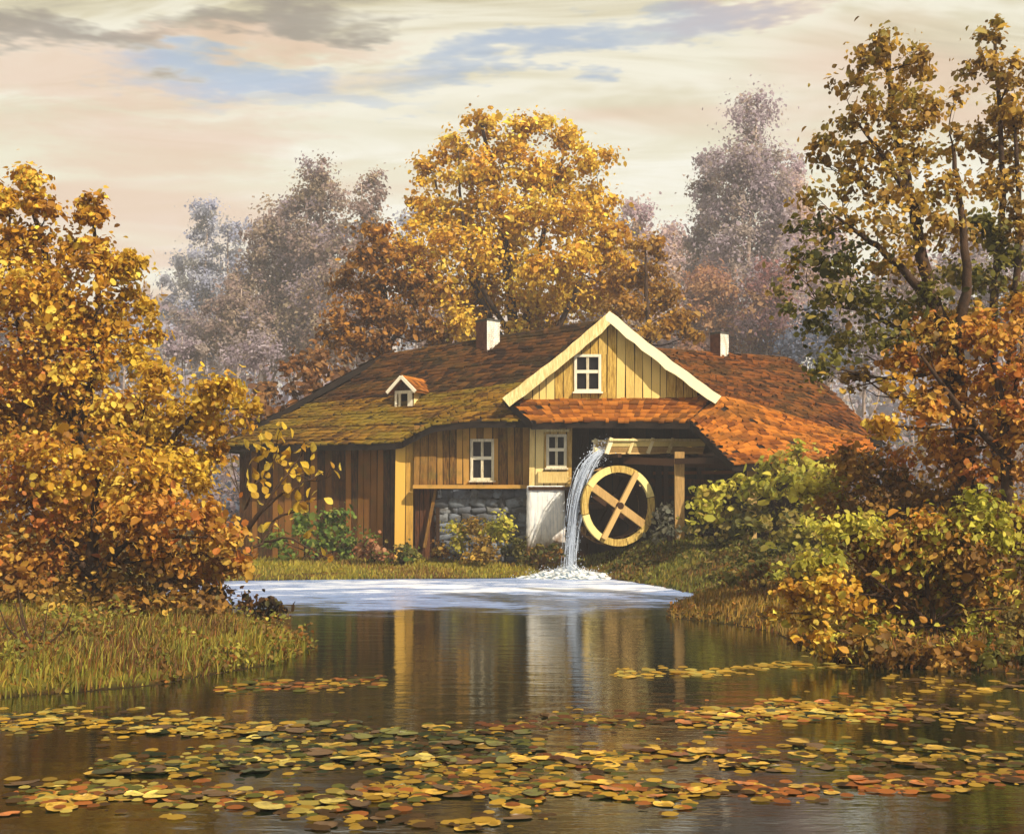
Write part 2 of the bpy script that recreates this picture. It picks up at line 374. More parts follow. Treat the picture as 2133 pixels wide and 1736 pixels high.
def build_water():
    m, g, b = new_mat('pond_water'); pos = g.n('ShaderNodeNewGeometry').outputs['Position']
    sp = g.n('ShaderNodeSeparateXYZ'); g.t.links.new(pos, sp.inputs[0]); x, y, z = sp.outputs
    # churned reach below the mill: foam streaks drifting off the tailrace
    wx = g.noise(g.map(pos, sc=(0.35, 0.6, 1)), 1.0, 4, 0.6)
    a = g.m('DIVIDE', g.m('ADD', x, 1.8), 8.2)
    yy = g.m('ADD', y, g.m('MULTIPLY', g.m('SUBTRACT', wx, 0.5), 9.0))
    bb = g.m('DIVIDE', g.m('SUBTRACT', yy, 36.2), 8.8)
    el = g.m('ADD', g.m('POWER', g.m('ABSOLUTE', a), 4.0), g.m('MULTIPLY', bb, bb))
    reach = g.m('MULTIPLY', g.rng(el, 1.5, 0.15), g.rng(yy, 26.0, 39.0, 0.05, 1.0))
    st = g.noise(g.map(pos, loc=(4, 0, 0), sc=(0.14, 0.42, 1)), 1.7, 8, 0.7, 0.6)
    fine = g.noise(g.map(pos, sc=(0.35, 0.9, 1)), 3.2, 5, 0.65)
    body = g.m('ADD', g.m('ADD', g.m('MULTIPLY', st, 0.68), g.m('MULTIPLY', fine, 0.32)), g.m('MULTIPLY', g.m('SUBTRACT', reach, 1.0), 0.22))
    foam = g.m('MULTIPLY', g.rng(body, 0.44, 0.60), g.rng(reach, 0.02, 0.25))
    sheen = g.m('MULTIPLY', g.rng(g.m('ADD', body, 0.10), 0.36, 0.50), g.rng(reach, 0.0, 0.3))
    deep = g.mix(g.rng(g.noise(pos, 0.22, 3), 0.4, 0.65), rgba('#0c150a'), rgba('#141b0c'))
    blue = g.mix(g.m('MULTIPLY', sheen, 0.8), deep, rgba('#94b0ea'))  # sky reflected off the ripples, put into the base colour as blue
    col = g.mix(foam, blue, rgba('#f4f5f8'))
    g.t.links.new(col, b.inputs['Base Color'])
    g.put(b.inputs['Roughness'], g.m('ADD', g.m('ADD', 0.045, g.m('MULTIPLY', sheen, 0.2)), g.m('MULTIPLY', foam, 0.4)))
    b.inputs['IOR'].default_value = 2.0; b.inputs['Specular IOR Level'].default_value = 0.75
    h = g.m('ADD', g.noise(g.map(pos, sc=(0.55, 1.9, 1)), 1.5, 3, 0.5), g.m('MULTIPLY', g.noise(g.map(pos, sc=(1, 3.2, 1)), 5.5, 3, 0.5), 0.22))
    h = g.m('MULTIPLY', h, g.m('ADD', 0.10, g.m('MULTIPLY', reach, 0.9)))
    bump(g, b, h, 0.6, 0.15)
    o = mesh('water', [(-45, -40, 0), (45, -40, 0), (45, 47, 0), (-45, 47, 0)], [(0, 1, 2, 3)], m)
    tag(o, 'still brown pond reflecting the mill and autumn trees', None, None, 'structure')
build_water()

# ------------------------------------------------------------------ the mill
mill = empty('watermill_house', (0, 48, 0.4), 'old timber watermill with shingled roofs, cream gable and whitewashed chimneys', 'house')

def rows_surface(rows):
    """rows: [(t, [(u,v,Y),...])]; returns S(s,t) -> Vector, through the rows (quadratic when three)"""
    ts = [r[0] for r in rows]; P = []
    for _, pl in rows:
        pts = [W(*p) for p in pl]; L = [0.0]
        for i in range(1, len(pts)): L.append(L[-1] + (pts[i] - pts[i - 1]).length)
        P.append((pts, [l / L[-1] for l in L]))
    def at(row, s):
        pts, L = P[row]
        for i in range(1, len(pts)):
            if s <= L[i] or i == len(pts) - 1:
                k = (s - L[i - 1]) / (L[i] - L[i - 1]); return pts[i - 1].lerp(pts[i], k)
    def S(s, t):
        if len(rows) == 2: return at(0, s).lerp(at(1, s), t)
        out = Vector((0, 0, 0))
        for i in range(3):
            w = 1.0
            for j in range(3):
                if j != i: w *= (t - ts[j]) / (ts[i] - ts[j])
            out += at(i, s) * w
        return out
    return S

def roof_patch(S, mat, seed, parent=mill, expo=0.27, wid=0.24, thick=0.26, ns=28, nt=12, shingles=True, ragged=0.08, label=None, name='roof'):
    V, Fc = [], []
    for k in (0, 1):
        for j in range(nt + 1):
            for i in range(ns + 1):
                p = S(i / ns, j / nt); V.append(p - Vector((0, 0, thick if k else 0)))
    o = (ns + 1) * (nt + 1)
    for j in range(nt):
        for i in range(ns):
            a = j * (ns + 1) + i; Fc.append((a, a + 1, a + ns + 2, a + ns + 1)); Fc.append((o + a, o + a + ns + 1, o + a + ns + 2, o + a + 1))
    for i in range(ns):
        a = nt * (ns + 1) + i; Fc.append((a, a + 1, o + a + 1, o + a)); Fc.append((i + 1, i, o + i, o + i + 1))
    for j in range(nt):
        a = j * (ns + 1); Fc.append((a, a + ns + 1, o + a + ns + 1, o + a)); a += ns; Fc.append((a + ns + 1, a, o + a, o + a + ns + 1))
    r = mesh(name, V, Fc, M['soffit'] if shingles else mat, parent)
    if label: r['label'] = label
    if not shingles: return r
    rg = np.random.default_rng(seed); VV, QQ = [], []
    slope = sum((S(0.5, (j + 1) / 10) - S(0.5, j / 10)).length for j in range(10)); nc = max(3, int(slope / expo))
    for c in range(nc):
        t0 = c / nc; t1 = min((c + 1.35) / nc, 1.0 + 0.25 / nc)
        width = sum((S((i + 1) / 10, t1) - S(i / 10, t1)).length for i in range(10)); n = max(3, int(width / wid))
        edges = np.clip((np.arange(n + 1) + rg.uniform(-0.28, 0.28, n + 1) + (0.5 if c % 2 else 0)) / n, 0, 1)
        for i in range(n):
            s0, s1 = edges[i] + 0.0006, edges[i + 1] - 0.0006
            if s1 - s0 < 0.2 / n or rg.random() < 0.006: continue
            dt = rg.uniform(-ragged, ragged) / nc * 3 * (1 if c < nc - 1 else 1.2)
            a, b2, c2, d2 = S(s0, t0), S(s1, t0), S(s1, t1 + dt), S(s0, t1 + dt)
            nrm = (b2 - a).cross(d2 - a); nrm = -nrm.normalized() if nrm.z < 0 else nrm.normalized()
            lo = 0.012; hi = 0.05 + rg.uniform(0, 0.05) + (0.05 if c % 4 == 1 else 0); tw = rg.uniform(-0.012, 0.012); b0 = len(VV)
            VV += [a + nrm * lo, b2 + nrm * lo, c2 + nrm * (hi + tw), d2 + nrm * (hi - tw), c2 + nrm * 0.003, d2 + nrm * 0.003]
            QQ += [(b0, b0 + 3, b0 + 2, b0 + 1), (b0 + 3, b0 + 5, b0 + 4, b0 + 2)]
    sh = fast_mesh('shingles', [tuple(v) for v in VV], QQ, None, mat, r); tag(sh, kind='stuff')
    return r

# --- roofs (front slopes as seen, plus the sides and backs that close the volumes)
eave = [(458, 927, 49.6), (600, 925, 48.4), (832, 922, 46.8), (866, 903, 46.4), (905, 884, 46.2), (990, 876, 46.0), (1112, 875, 45.7)]
S_upper = rows_surface([(0, [(800, 737, 53.5), (1262, 664, 51.5)]), (0.55, [(672, 826, 51.2), (1210, 770, 48.6)]), (1, eave)])
S_a = lambda s, t: S_upper(s, t * 0.62)
S_b = lambda s, t: S_upper(s, 0.62 + t * 0.38)
roof_a = roof_patch(S_a, M['sh_left'], 1, label='dark brown mossy upper roof slope')
roof_b = roof_patch(S_b, M['sh_low'], 2, label='olive yellow mossy lower roof slope')
R0, R1 = W(800, 737, 53.5), W(1262, 664, 51.5); E0 = W(458, 927, 49.6)
backL = Vector((E0.x + 1.0, 59.5, E0.z)); backR = Vector((R1.x + 1, 58.5, E0.z + 0.6))
def quad_surface(a, b, c, d):
    return lambda s, t: a.lerp(b, s).lerp(d.lerp(c, s), t)
roof_patch(quad_surface(R1, R0, backL, backR), M['sh_left'], 3, expo=0.5, wid=0.5)
roof_patch(quad_surface(R0, R0 + Vector((-0.02, -0.05, 0)), E0, backL), M['sh_left'], 4, expo=0.5, wid=0.5)
# right wing
S_r = rows_surface([(0, [(1330, 722, 52.5), (1640, 743, 53.0)]), (0.5, [(1412, 776, 49.4), (1724, 808, 51.0)]), (1, [(1470, 826, 46.9), (1545, 836, 46.7), (1838, 918, 49.0)])])
roof_patch(S_r, M['sh_upper'], 5, label='red brown roof slope of the right wing')
R3, R4, C4 = W(1330, 722, 52.5), W(1640, 743, 53.0), W(1838, 918, 49.0)
bR4 = Vector((C4.x - 1.0, 58.0, C4.z)); bR3 = Vector((R3.x, 58.5, C4.z))
roof_patch(quad_surface(R4, R3, bR3, bR4), M['sh_red'], 6, expo=0.5, wid=0.5)
roof_patch(quad_surface(R4 + Vector((0.02, 0, 0)), R4, bR4, C4), M['sh_red'], 7, expo=0.5, wid=0.5)
# pent roof under the gable and the low shed roof
S_p = rows_surface([(0, [(1050, 827, 46.35), (1492, 822, 46.35)]), (1, [(1108, 880, 45.15), (1200, 876, 45.1), (1436, 878, 45.15)])])
roof_patch(S_p, M['sh_pent'], 8, expo=0.24, label='bright orange pent roof below the gable')
S_s = rows_surface([(0, [(1436, 876, 45.2), (1498, 824, 46.45), (1545, 833, 46.45), (1800, 910, 47.4)]), (1, [(1526, 966, 42.4), (1640, 961, 42.6), (1826, 938, 44.6)])])
roof_patch(S_s, M['sh_pent'], 9, label='low orange shed roof sloping over the posts')

# --- front gable
A, GL, GR = W(1270, 652, 45.9), W(1054, 828, 45.6), W(1494, 824, 45.6)
for P_, sd_ in ((GL, 1), (GR, -1)):
    bk = Vector((0, 5.4, 0.55)); a2 = A + Vector((0, 0, -0.05)); p2 = P_ + Vector((0, 0, -0.02))
    if sd_ > 0: roof_patch(quad_surface(a2, a2 + bk, p2 + Vector((0, 4.5, 0)), p2), M['sh_left'], 10, ns=8, nt=8)
    else: roof_patch(quad_surface(a2 + bk, a2, p2, p2 + Vector((0, 4.5, 0))), M['sh_red'], 11, ns=8, nt=8)
gY = 46.2
def bargeboard(p, q, w, name='bargeboard', mat=None, yo=-0.07):
    p, q = Vector(p), Vector(q); o = Vector((0, yo, 0)); d = (q - p).normalized(); rg = np.random.default_rng(int(abs(p.x) * 100))
    n = Vector((-d.z, 0, d.x)); n = n if n.z > 0 else -n; V, Fc = [], []; k = 14
    for i in range(k + 1):
        t = i / k; c = p.lerp(q, t) + o - n * (0.07 * math.sin(math.pi * t) + rg.normal(0, 0.010)); e0, e1 = rg.normal(0, 0.012), rg.normal(0, 0.012)
        for y_ in (-0.035, 0.035): V += [c + Vector((0, y_, 0)) + n * (w * 0.15 + e0), c + Vector((0, y_, 0)) - n * (w * 0.85 + e1)]
    for i in range(k):
        a_ = 4 * i
        for f in ((0, 1, 5, 4), (2, 6, 7, 3), (0, 4, 6, 2), (1, 3, 7, 5)): Fc.append(tuple(a_ + x for x in f))
    Fc += [(0, 2, 3, 1), (4 * k, 4 * k + 1, 4 * k + 3, 4 * k + 2)]
    return mesh(name, V, Fc, mat or M['cream'], mill)
dl = (A - GL).normalized(); dr = (A - GR).normalized()
bargeboard(GL - dl * 0.12, A + dl * 0.02, 0.40); bargeboard(GR - dr * 0.12, A + dr * 0.06, 0.36, yo=-0.085)
gl2, gr2, a2 = GL + Vector((0.3, 0.5, -0.05)), GR + Vector((-0.3, 0.5, -0.05)), A + Vector((0, 0.4, -0.2))
gw = mesh('gable_wall', [(gl2.x, gY + 0.12, gl2.z), (gr2.x, gY + 0.12, gr2.z), (a2.x, gY + 0.12, a2.z)], [(0, 1, 2)], M['dark_in'], mill)
gw['label'] = 'straw yellow boarded gable triangle'

def window(parent, u0, u1, v0, v1, Y, yaw=0.0, mat=None, casing=0.10):
    """four-pane casement: frame, mullion, transom, sill, panes set back"""
    a, b2 = W(u0, v1, Y), W(u1, v0, Y); cx, cz = (a.x + b2.x) / 2, (a.z + b2.z) / 2; w, h = b2.x - a.x, b2.z - a.z
    mat = mat or M['white_wood']
    bmw, bmf = [], []
    def bx(x0, x1, z0, z1, y0, y1):
        k = len(bmw)
        for yy in (y0, y1):
            bmw.extend([(x0, yy, z0), (x1, yy, z0), (x1, yy, z1), (x0, yy, z1)])
        bmf.extend([(k, k + 1, k + 2, k + 3), (k + 7, k + 6, k + 5, k + 4), (k, k + 4, k + 5, k + 1), (k + 1, k + 5, k + 6, k + 2), (k + 2, k + 6, k + 7, k + 3), (k + 3, k + 7, k + 4, k)])
    c = casing
    bx(cx - w / 2, cx - w / 2 + c, a.z, b2.z, Y - 0.09, Y + 0.10); bx(cx + w / 2 - c, cx + w / 2, a.z, b2.z, Y - 0.09, Y + 0.10)
    bx(cx - w / 2 + c, cx + w / 2 - c, b2.z - c, b2.z, Y - 0.088, Y + 0.10); bx(cx - w / 2 + c, cx + w / 2 - c, a.z, a.z + c, Y - 0.088, Y + 0.10)
    f = mesh('window', bmw, bmf, mat, parent)
    sub = 0.075
    box('mullion', (cx, Y - 0.02, cz), (sub * 1.3, 0.07, h - 2 * c), mat, f)
    box('transom', (cx, Y - 0.03, cz + h * 0.04), (w - 2 * c, 0.07, sub * 1.6), mat, f)
    box('sill', (cx, Y - 0.10, a.z - 0.035), (w + 0.12, 0.2, 0.06), mat, f)
    for sx in (-1, 1):
        for sz in (-1, 1):
            box('pane', (cx + sx * (w / 4 - c / 4), Y + 0.035, cz + sz * (h / 4 - c / 4) + h * 0.02), (w / 2 - c, 0.012, h / 2 - c), M['glass'], f)
    return f, (cx - w / 2, cx + w / 2, a.z, b2.z)

RG = np.random.default_rng(42)
def planks(part, P0, P1, z0, z1, mat, w=0.28, hole=None, top=None, thick=0.05, bot_jit=0.03, gap=0.03, tilt=0.014, name='plank'):
    """vertical boards from P0 to P1 (x,y); z0,z1 numbers or functions of x; hole=(x0,x1,za,zb) left open"""
    P0, P1 = Vector((*P0, 0)), Vector((*P1, 0)); L = (P1 - P0).length; d = (P1 - P0) / L; nrm = Vector((d.y, -d.x, 0))
    x = 0.0
    while x < L - 0.08:
        ww = min(w * RG.uniform(0.8, 1.25), L - x); c = P0 + d * (x + ww / 2); off = nrm * RG.uniform(0.0, 0.05)
        zb = (z0(c.x) if callable(z0) else z0) + RG.uniform(-bot_jit, bot_jit); zt = z1(c.x) if callable(z1) else z1
        segs = [(zb, zt)]
        if hole and c.x + ww / 2 > hole[0] + 0.03 and c.x - ww / 2 < hole[1] - 0.03:
            segs = [(zb, hole[2] - 0.005), (hole[3] + 0.005, zt)]
            for xa, xb in ((c.x - ww / 2, hole[0] - 0.006), (hole[1] + 0.006, c.x + ww / 2 - gap)):
                if xb - xa > 0.03: box(name, Vector(((xa + xb) / 2, c.y, (hole[2] + hole[3]) / 2)) + off, (xb - xa, thick, hole[3] - hole[2] + 0.008), mat, part, d)
        for za, zc in segs:
            if zc - za < 0.06: continue
            box(name, c + off + Vector((0, 0, (za + zc) / 2)), (ww - gap, thick, zc - za), mat, part, d + Vector((0, 0, RG.uniform(-tilt, tilt))))
        x += ww
wg, hg = window(mill, 1196, 1252, 738, 816, gY)
def gable_top(x):
    if x < a2.x: return gl2.z + (a2.z - gl2.z) * (x - gl2.x) / (a2.x - gl2.x) + 0.05
    return gr2.z + (a2.z - gr2.z) * (gr2.x - x) / (gr2.x - a2.x) + 0.05
planks(gw, (gl2.x + 0.35, gY), (gr2.x - 0.35, gY), gl2.z - 0.05, gable_top, M['wall_gable'], 0.30, hg)

# --- walls
def backing(name, pts, mat, label=None):
    """upright panel through xy points with z range"""
    V, Fc = [], []
    for (x, y, za, zb) in pts: V += [(x, y, za), (x, y, zb)]
    for i in range(len(pts) - 1): Fc.append((2 * i, 2 * i + 2, 2 * i + 3, 2 * i + 1))
    o = mesh(name, V, Fc, mat, mill)
    if label: o['label'] = label
    return o
# left barn wall
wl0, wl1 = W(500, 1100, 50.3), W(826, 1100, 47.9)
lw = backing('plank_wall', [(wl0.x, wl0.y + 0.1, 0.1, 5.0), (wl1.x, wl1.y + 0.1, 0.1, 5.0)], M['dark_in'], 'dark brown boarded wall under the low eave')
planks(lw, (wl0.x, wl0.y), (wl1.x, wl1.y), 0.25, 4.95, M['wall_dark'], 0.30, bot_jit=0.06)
backing('plank_wall', [(wl0.x + 0.3, 58.5, 0.1, 5.0), (wl0.x, wl0.y + 0.1, 0.1, 5.0)], M['wall_dark'])
backing('plank_wall', [(9.5, 57.4, 0.1, 5.0), (wl0.x + 0.3, 58.5, 0.1, 5.0)], M['wall_dark'])
# corner boards
cb = W(842, 1000, 47.15)
cp = mesh('corner_post', [(cb.x - 0.3, cb.y + 0.12, 0.2), (cb.x + 0.36, cb.y + 0.12, 0.2), (cb.x + 0.36, cb.y + 0.12, 5.1), (cb.x - 0.3, cb.y + 0.12, 5.1)], [(0, 1, 2, 3)], M['dark_in'], mill)
cp['label'] = 'honey coloured corner boards'
planks(cp, (cb.x - 0.36, cb.y), (cb.x + 0.36, cb.y), 0.35, 5.05, M['post'], 0.36, thick=0.1)
# upper front wall
mw0, mw1 = W(862, 1000, 47.0), W(1104, 1000, 46.75); zf = W(1000, 1008, 46.9).z
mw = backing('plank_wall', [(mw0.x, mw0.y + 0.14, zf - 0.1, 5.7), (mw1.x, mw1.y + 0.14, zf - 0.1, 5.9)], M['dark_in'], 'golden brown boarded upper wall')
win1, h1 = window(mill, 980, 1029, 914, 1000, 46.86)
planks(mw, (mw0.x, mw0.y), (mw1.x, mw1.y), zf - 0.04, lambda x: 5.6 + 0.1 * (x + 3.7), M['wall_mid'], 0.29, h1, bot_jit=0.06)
# bay
bw0, bw1 = W(1102, 1000, 46.3), W(1192, 1000, 46.3)
bw = backing('bay_wall', [(bw0.x, 47.0, zf - 0.15, 5.8), (bw0.x, 46.4, zf - 0.15, 5.8), (bw1.x, 46.4, zf - 0.15, 5.8), (bw1.x, 48.3, zf - 0.15, 5.8)], M['dark_wood'], 'pale yellow boarded bay')
win2, h2 = window(mill, 1138, 1180, 904, 974, 46.28)
planks(bw, (bw0.x, 46.3), (bw1.x, 46.3), zf - 0.1, 5.65, M['wall_bay'], 0.27, h2, thick=0.06)
box('ledge', (h2[0] / 2 + h2[1] / 2, 46.2, h2[3] + 0.13), (0.95, 0.16, 0.09), M['cream'], bw)
box('apron', (h2[0] / 2 + h2[1] / 2 - 0.12, 46.2, h2[2] - 0.36), (1.15, 0.12, 0.42), M['wall_bay'], bw)
# sill timber
box('sill_beam', ((mw0.x + bw0.x) / 2, 46.72, zf - 0.1), (bw0.x - mw0.x, 0.3, 0.14), M['wall_mid'], mill)
box('sill_beam', ((bw0.x + bw1.x) / 2, 46.3, zf - 0.17), (bw1.x - bw0.x + 0.06, 0.34, 0.13), M['dark_wood'], mill)
# red-brown boarded doorway with brace
d0, d1 = W(864, 1100, 47.3), W(914, 1100, 47.3)
dw = backing('door', [(d0.x, 47.4, 0.1, zf - 0.1), (d1.x, 47.4, 0.1, zf - 0.1)], M['dark_in'], 'red brown plank door')
planks(dw, (d0.x, 47.3), (d1.x, 47.3), 0.3, zf - 0.16, M['red_wood'], 0.2)
beam('brace', W(908, 1018, 47.05), W(884, 1140, 47.0), 0.12, 0.12, M['wall_mid'], mill)
beam('post', W(912, 1012, 47.1), W(912, 1175, 47.1), 0.14, 0.14, M['dark_wood'], mill)
# fieldstone lower wall
s0, s1 = W(914, 1100, 47.2), W(1104, 1100, 47.1)
sw = backing('stone_wall', [(s0.x, 47.25, 0.0, zf - 0.12), (s1.x, 47.2, 0.0, zf - 0.12)], M['mortar'], 'blue grey fieldstone wall')
def stone_mesh(seed):
    rg = np.random.default_rng(seed); bm = bmesh.new(); bmesh.ops.create_cube(bm, size=1)
    bmesh.ops.subdivide_edges(bm, edges=bm.edges[:], cuts=1, use_grid_fill=True)
    for v in bm.verts:
        p = v.co; n = p.normalized() * 0.62; v.co = p.lerp(n, 0.6) + Vector(rg.uniform(-0.09, 0.09, 3))
    me = bpy.data.meshes.new('stone'); bm.to_mesh(me); bm.free(); me.materials.append(M['stone'])
    me.polygons.foreach_set('use_smooth', [True] * len(me.polygons)); return me
SM = [stone_mesh(k) for k in range(8)]
z = 0.32
while z < zf - 0.2:
    hh = RG.uniform(0.16, 0.38); x = s0.x - 0.05 - RG.uniform(0, 0.15)
    while x < s1.x - 0.05:
        ww = RG.uniform(0.18, 0.7)
        o = bpy.data.objects.new('stone', SM[int(RG.integers(8))])
        o.matrix_basis = Matrix.Translation((x + ww / 2, 47.2 + RG.uniform(-0.03, 0.03), z + hh / 2)) @ Matrix.Rotation(RG.uniform(-0.25, 0.25), 4, 'Y') @ Matrix.Diagonal((ww * 1.02, 0.3, hh * RG.uniform(0.9, 1.3), 1))
        link(o, sw); x += ww
    z += hh
# whitewashed pillar under the bay: slightly battered, lumpy plaster
def pillar():
    p0, p1 = W(1098, 1100, 46.2), W(1176, 1100, 46.2); cx, hw = (p0.x + p1.x) / 2, (p1.x - p0.x) / 2
    bm = bmesh.new(); nx, nz = 10, 22; rg = np.random.default_rng(5)
    prof = [(-hw, 46.2), (hw, 46.2), (hw, 47.6), (-hw, 47.6)]; ring = []
    for i in range(4):
        a, b2 = Vector((*prof[i], 0)), Vector((*prof[(i + 1) % 4], 0))
        for k in range(8): ring.append(a.lerp(b2, k / 8))
    vs_ = []
    for j in range(nz + 1):
        zz = 0.2 + (zf - 0.27) * j / nz; f = 1.06 - 0.06 * j / nz
        vs_.append([bm.verts.new((cx + p.x * f + rg.normal(0, 0.012), 46.9 + (p.y - 46.9) * f + rg.normal(0, 0.012), zz)) for p in ring])
    n = len(ring)
    for j in range(nz):
        for i in range(n): bm.faces.new((vs_[j][i], vs_[j][(i + 1) % n], vs_[j + 1][(i + 1) % n], vs_[j + 1][i]))
    bm.faces.new(vs_[-1]); me = bpy.data.meshes.new('pillar'); bm.to_mesh(me); bm.free(); me.materials.append(M['pillar'])
    me.polygons.foreach_set('use_smooth', [True] * len(me.polygons))
    o = link(bpy.data.objects.new('pillar', me), mill); o['label'] = 'worn whitewashed masonry pillar'
pillar()
# dark recess behind the wheel and under the shed
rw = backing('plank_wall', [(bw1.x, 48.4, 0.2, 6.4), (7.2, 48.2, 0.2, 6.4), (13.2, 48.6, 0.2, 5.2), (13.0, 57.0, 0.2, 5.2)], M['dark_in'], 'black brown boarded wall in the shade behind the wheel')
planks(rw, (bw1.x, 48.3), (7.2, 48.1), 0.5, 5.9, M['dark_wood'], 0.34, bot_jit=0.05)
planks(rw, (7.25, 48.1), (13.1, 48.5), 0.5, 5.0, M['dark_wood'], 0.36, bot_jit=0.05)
for u, v0, Yp, wd, mt in ((1415, 955, 44.3, 0.34, 'spoke'), (1566, 958, 43.3, 0.30, 'spoke'), (1372, 968, 46.4, 0.2, 'dark_wood'), (1690, 952, 43.6, 0.28, 'spoke')):
    p = W(u, v0, Yp); beam('post', (p.x, p.y, gz(p.x, p.y) - 0.3), (p.x, p.y, p.z + 0.25), wd, 0.24, M[mt], mill)
beam('tie_beam', W(1300, 958, 46.0), W(1600, 972, 44.4), 0.22, 0.26, M['dark_wood'], mill)
beam('tie_beam', W(1405, 960, 44.0), W(1700, 955, 43.3), 0.2, 0.2, M['dark_wood'], mill)
beam('rail', W(1330, 1000, 47.2), W(1530, 1004, 46.4), 0.14, 0.18, M['red_wood'], mill)
for k, v in enumerate((985, 1010, 1035)): beam('rail', W(1360, v, 47.4), W(1530, v - 2 + k, 46.8), 0.1, 0.12, M['red_wood'], mill)

# --- chimneys
def chimney(u0, u1, v0, v1, Y, yaw, label):
    a, b2 = W(u0, v1, Y), W(u1, v0, Y); cx = (a.x + b2.x) / 2; w = (b2.x - a.x) / (abs(math.cos(yaw)) + abs(math.sin(yaw)))
    rg = np.random.default_rng(int(u0)); bm = bmesh.new(); rows = 9; ring0 = []
    for j in range(rows + 1):
        zz = a.z - 0.7 + (b2.z - a.z + 0.7) * j / rows; ring = []
        for i in range(16):
            k, t = divmod(i, 4); t /= 4
            c = [(-1, -1), (1, -1), (1, 1), (-1, 1)]; p = Vector(c[k]).lerp(Vector(c[(k + 1) % 4]), t) * w / 2 * (1.0 + rg.normal(0, 0.012))
            x, y = p.x * math.cos(yaw) - p.y * math.sin(yaw), p.x * math.sin(yaw) + p.y * math.cos(yaw)
            ring.append(bm.verts.new((cx + x, Y + 0.3 + y, zz + rg.normal(0, 0.008))))
        if ring0:
            for i in range(16): bm.faces.new((ring0[i], ring0[(i + 1) % 16], ring[(i + 1) % 16], ring[i]))
        ring0 = ring
    bm.faces.new(ring0); me = bpy.data.meshes.new('chimney'); bm.to_mesh(me); bm.free(); me.materials.append(M['plaster']); me.materials.append(M['shaded_brick'])
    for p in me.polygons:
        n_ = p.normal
        if abs(n_.z) < 0.5 and n_.x < -0.2: p.material_index = 1  # left faces take the darker material, shade painted in
    o = link(bpy.data.objects.new('chimney', me), mill); o['label'] = label
    for k in (-1, 1):
        ax = Vector((math.cos(yaw), math.sin(yaw), 0)); side = Vector((-math.sin(yaw), math.cos(yaw), 0))
        box('rim', Vector((cx, Y + 0.3, b2.z + 0.03)) + side * k * w * 0.4, (w * 1.06, w * 0.24, 0.09), M['mortar'], o, ax)
        box('rim', Vector((cx, Y + 0.3, b2.z + 0.032)) + ax * k * w * 0.4, (w * 0.24, w * 0.56, 0.088), M['mortar'], o, ax)
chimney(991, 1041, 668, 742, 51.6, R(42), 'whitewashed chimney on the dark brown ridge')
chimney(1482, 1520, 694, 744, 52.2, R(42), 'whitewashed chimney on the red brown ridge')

# --- dormer
def dormer():
    c = W(842, 846, 49.0); yaw = R(-24); ax = Vector((math.cos(yaw), math.sin(yaw), 0)); bk = Vector((-math.sin(yaw), math.cos(yaw), 0)); up = Vector((0, 0, 1))
    L = lambda x, y, z: c + ax * x + bk * y + up * z
    w, h = 0.40, 0.62
    body = mesh('dormer', [L(-w, 0.06, 0), L(w, 0.06, 0), L(w, 0.06, h), L(0, 0.06, h + 0.50), L(-w, 0.06, h), L(-w, 2.0, 0), L(w, 2.0, 0), L(w, 2.0, h), L(0, 2.0, h + 0.5), L(-w, 2.0, h)],
                [(1, 6, 7, 2), (5, 0, 4, 9), (2, 7, 8, 3), (9, 4, 3, 8), (4, 2, 3)], M['wall_bay'], mill)
    body['label'] = 'small open dormer with an orange roof'
    V = [L(-w + 0.12, 0.06, 0.02), L(w - 0.12, 0.06, 0.02), L(w - 0.12, 0.06, h), L(-w + 0.12, 0.06, h)]
    for x in (-w + 0.03, -w + 0.2, w - 0.14): beam('board', L(x, 0, 0), L(x, 0, h), 0.05, 0.10 if x < 0 else 0.2, M['white_wood'], body, ax)
    beam('board', L(-w, 0.0, h - 0.05), L(w, 0.0, h - 0.05), 0.06, 0.12, M['white_wood'], body)
    mesh('opening', [L(-w, 0.3, 0), L(w, 0.3, 0), L(w, 0.3, h + 0.1), L(-w, 0.3, h + 0.1)], [(0, 1, 2, 3)], M['dark_in'], body)
    mesh('gable', [L(-w, 0.04, h), L(w, 0.04, h), L(0, 0.04, h + 0.48)], [(0, 1, 2)], M['wall_dark'], body)
    pk, er, el = h + 0.60, L(w + 0.22, -0.22, h - 0.0), L(-w - 0.22, -0.22, h - 0.0)
    for sg in (1, -1):
        q = quad_surface(L(0, -0.22, pk), L(0, 2.0, pk), L(sg * (w + 0.24), 2.0, h - 0.02), L(sg * (w + 0.24), -0.22, h - 0.02))
        r = roof_patch(q, M['sh_pent'], 20 + sg, parent=body, expo=0.2, wid=0.22, thick=0.07, ns=4, nt=4, shingles=False, name='roof')
        V2, Q2 = [], []
        for j in range(4):
            for i in range(9):
                s0_, s1_ = i / 9 + 0.004, (i + 1) / 9 - 0.004; t0_, t1_ = j / 4, (j + 1.3) / 4
                k = len(V2); nn = Vector((0, 0, 1)); lo, hi = 0.015, 0.05 + RG.uniform(0, 0.03)
                V2 += [q(s0_, t0_) + nn * lo, q(s1_, t0_) + nn * lo, q(s1_, t1_) + nn * hi, q(s0_, t1_) + nn * hi]; Q2.append((k, k + 1, k + 2, k + 3))
        tag(fast_mesh('roof_shingles', [tuple(v) for v in V2], Q2, None, M['sh_pent'], body), kind='stuff')
        beam('bargeboard', L(0, -0.26, pk - 0.06), L(sg * (w + 0.25), -0.26, h - 0.08), 0.05, 0.13, M['white_wood'], body)
dormer()

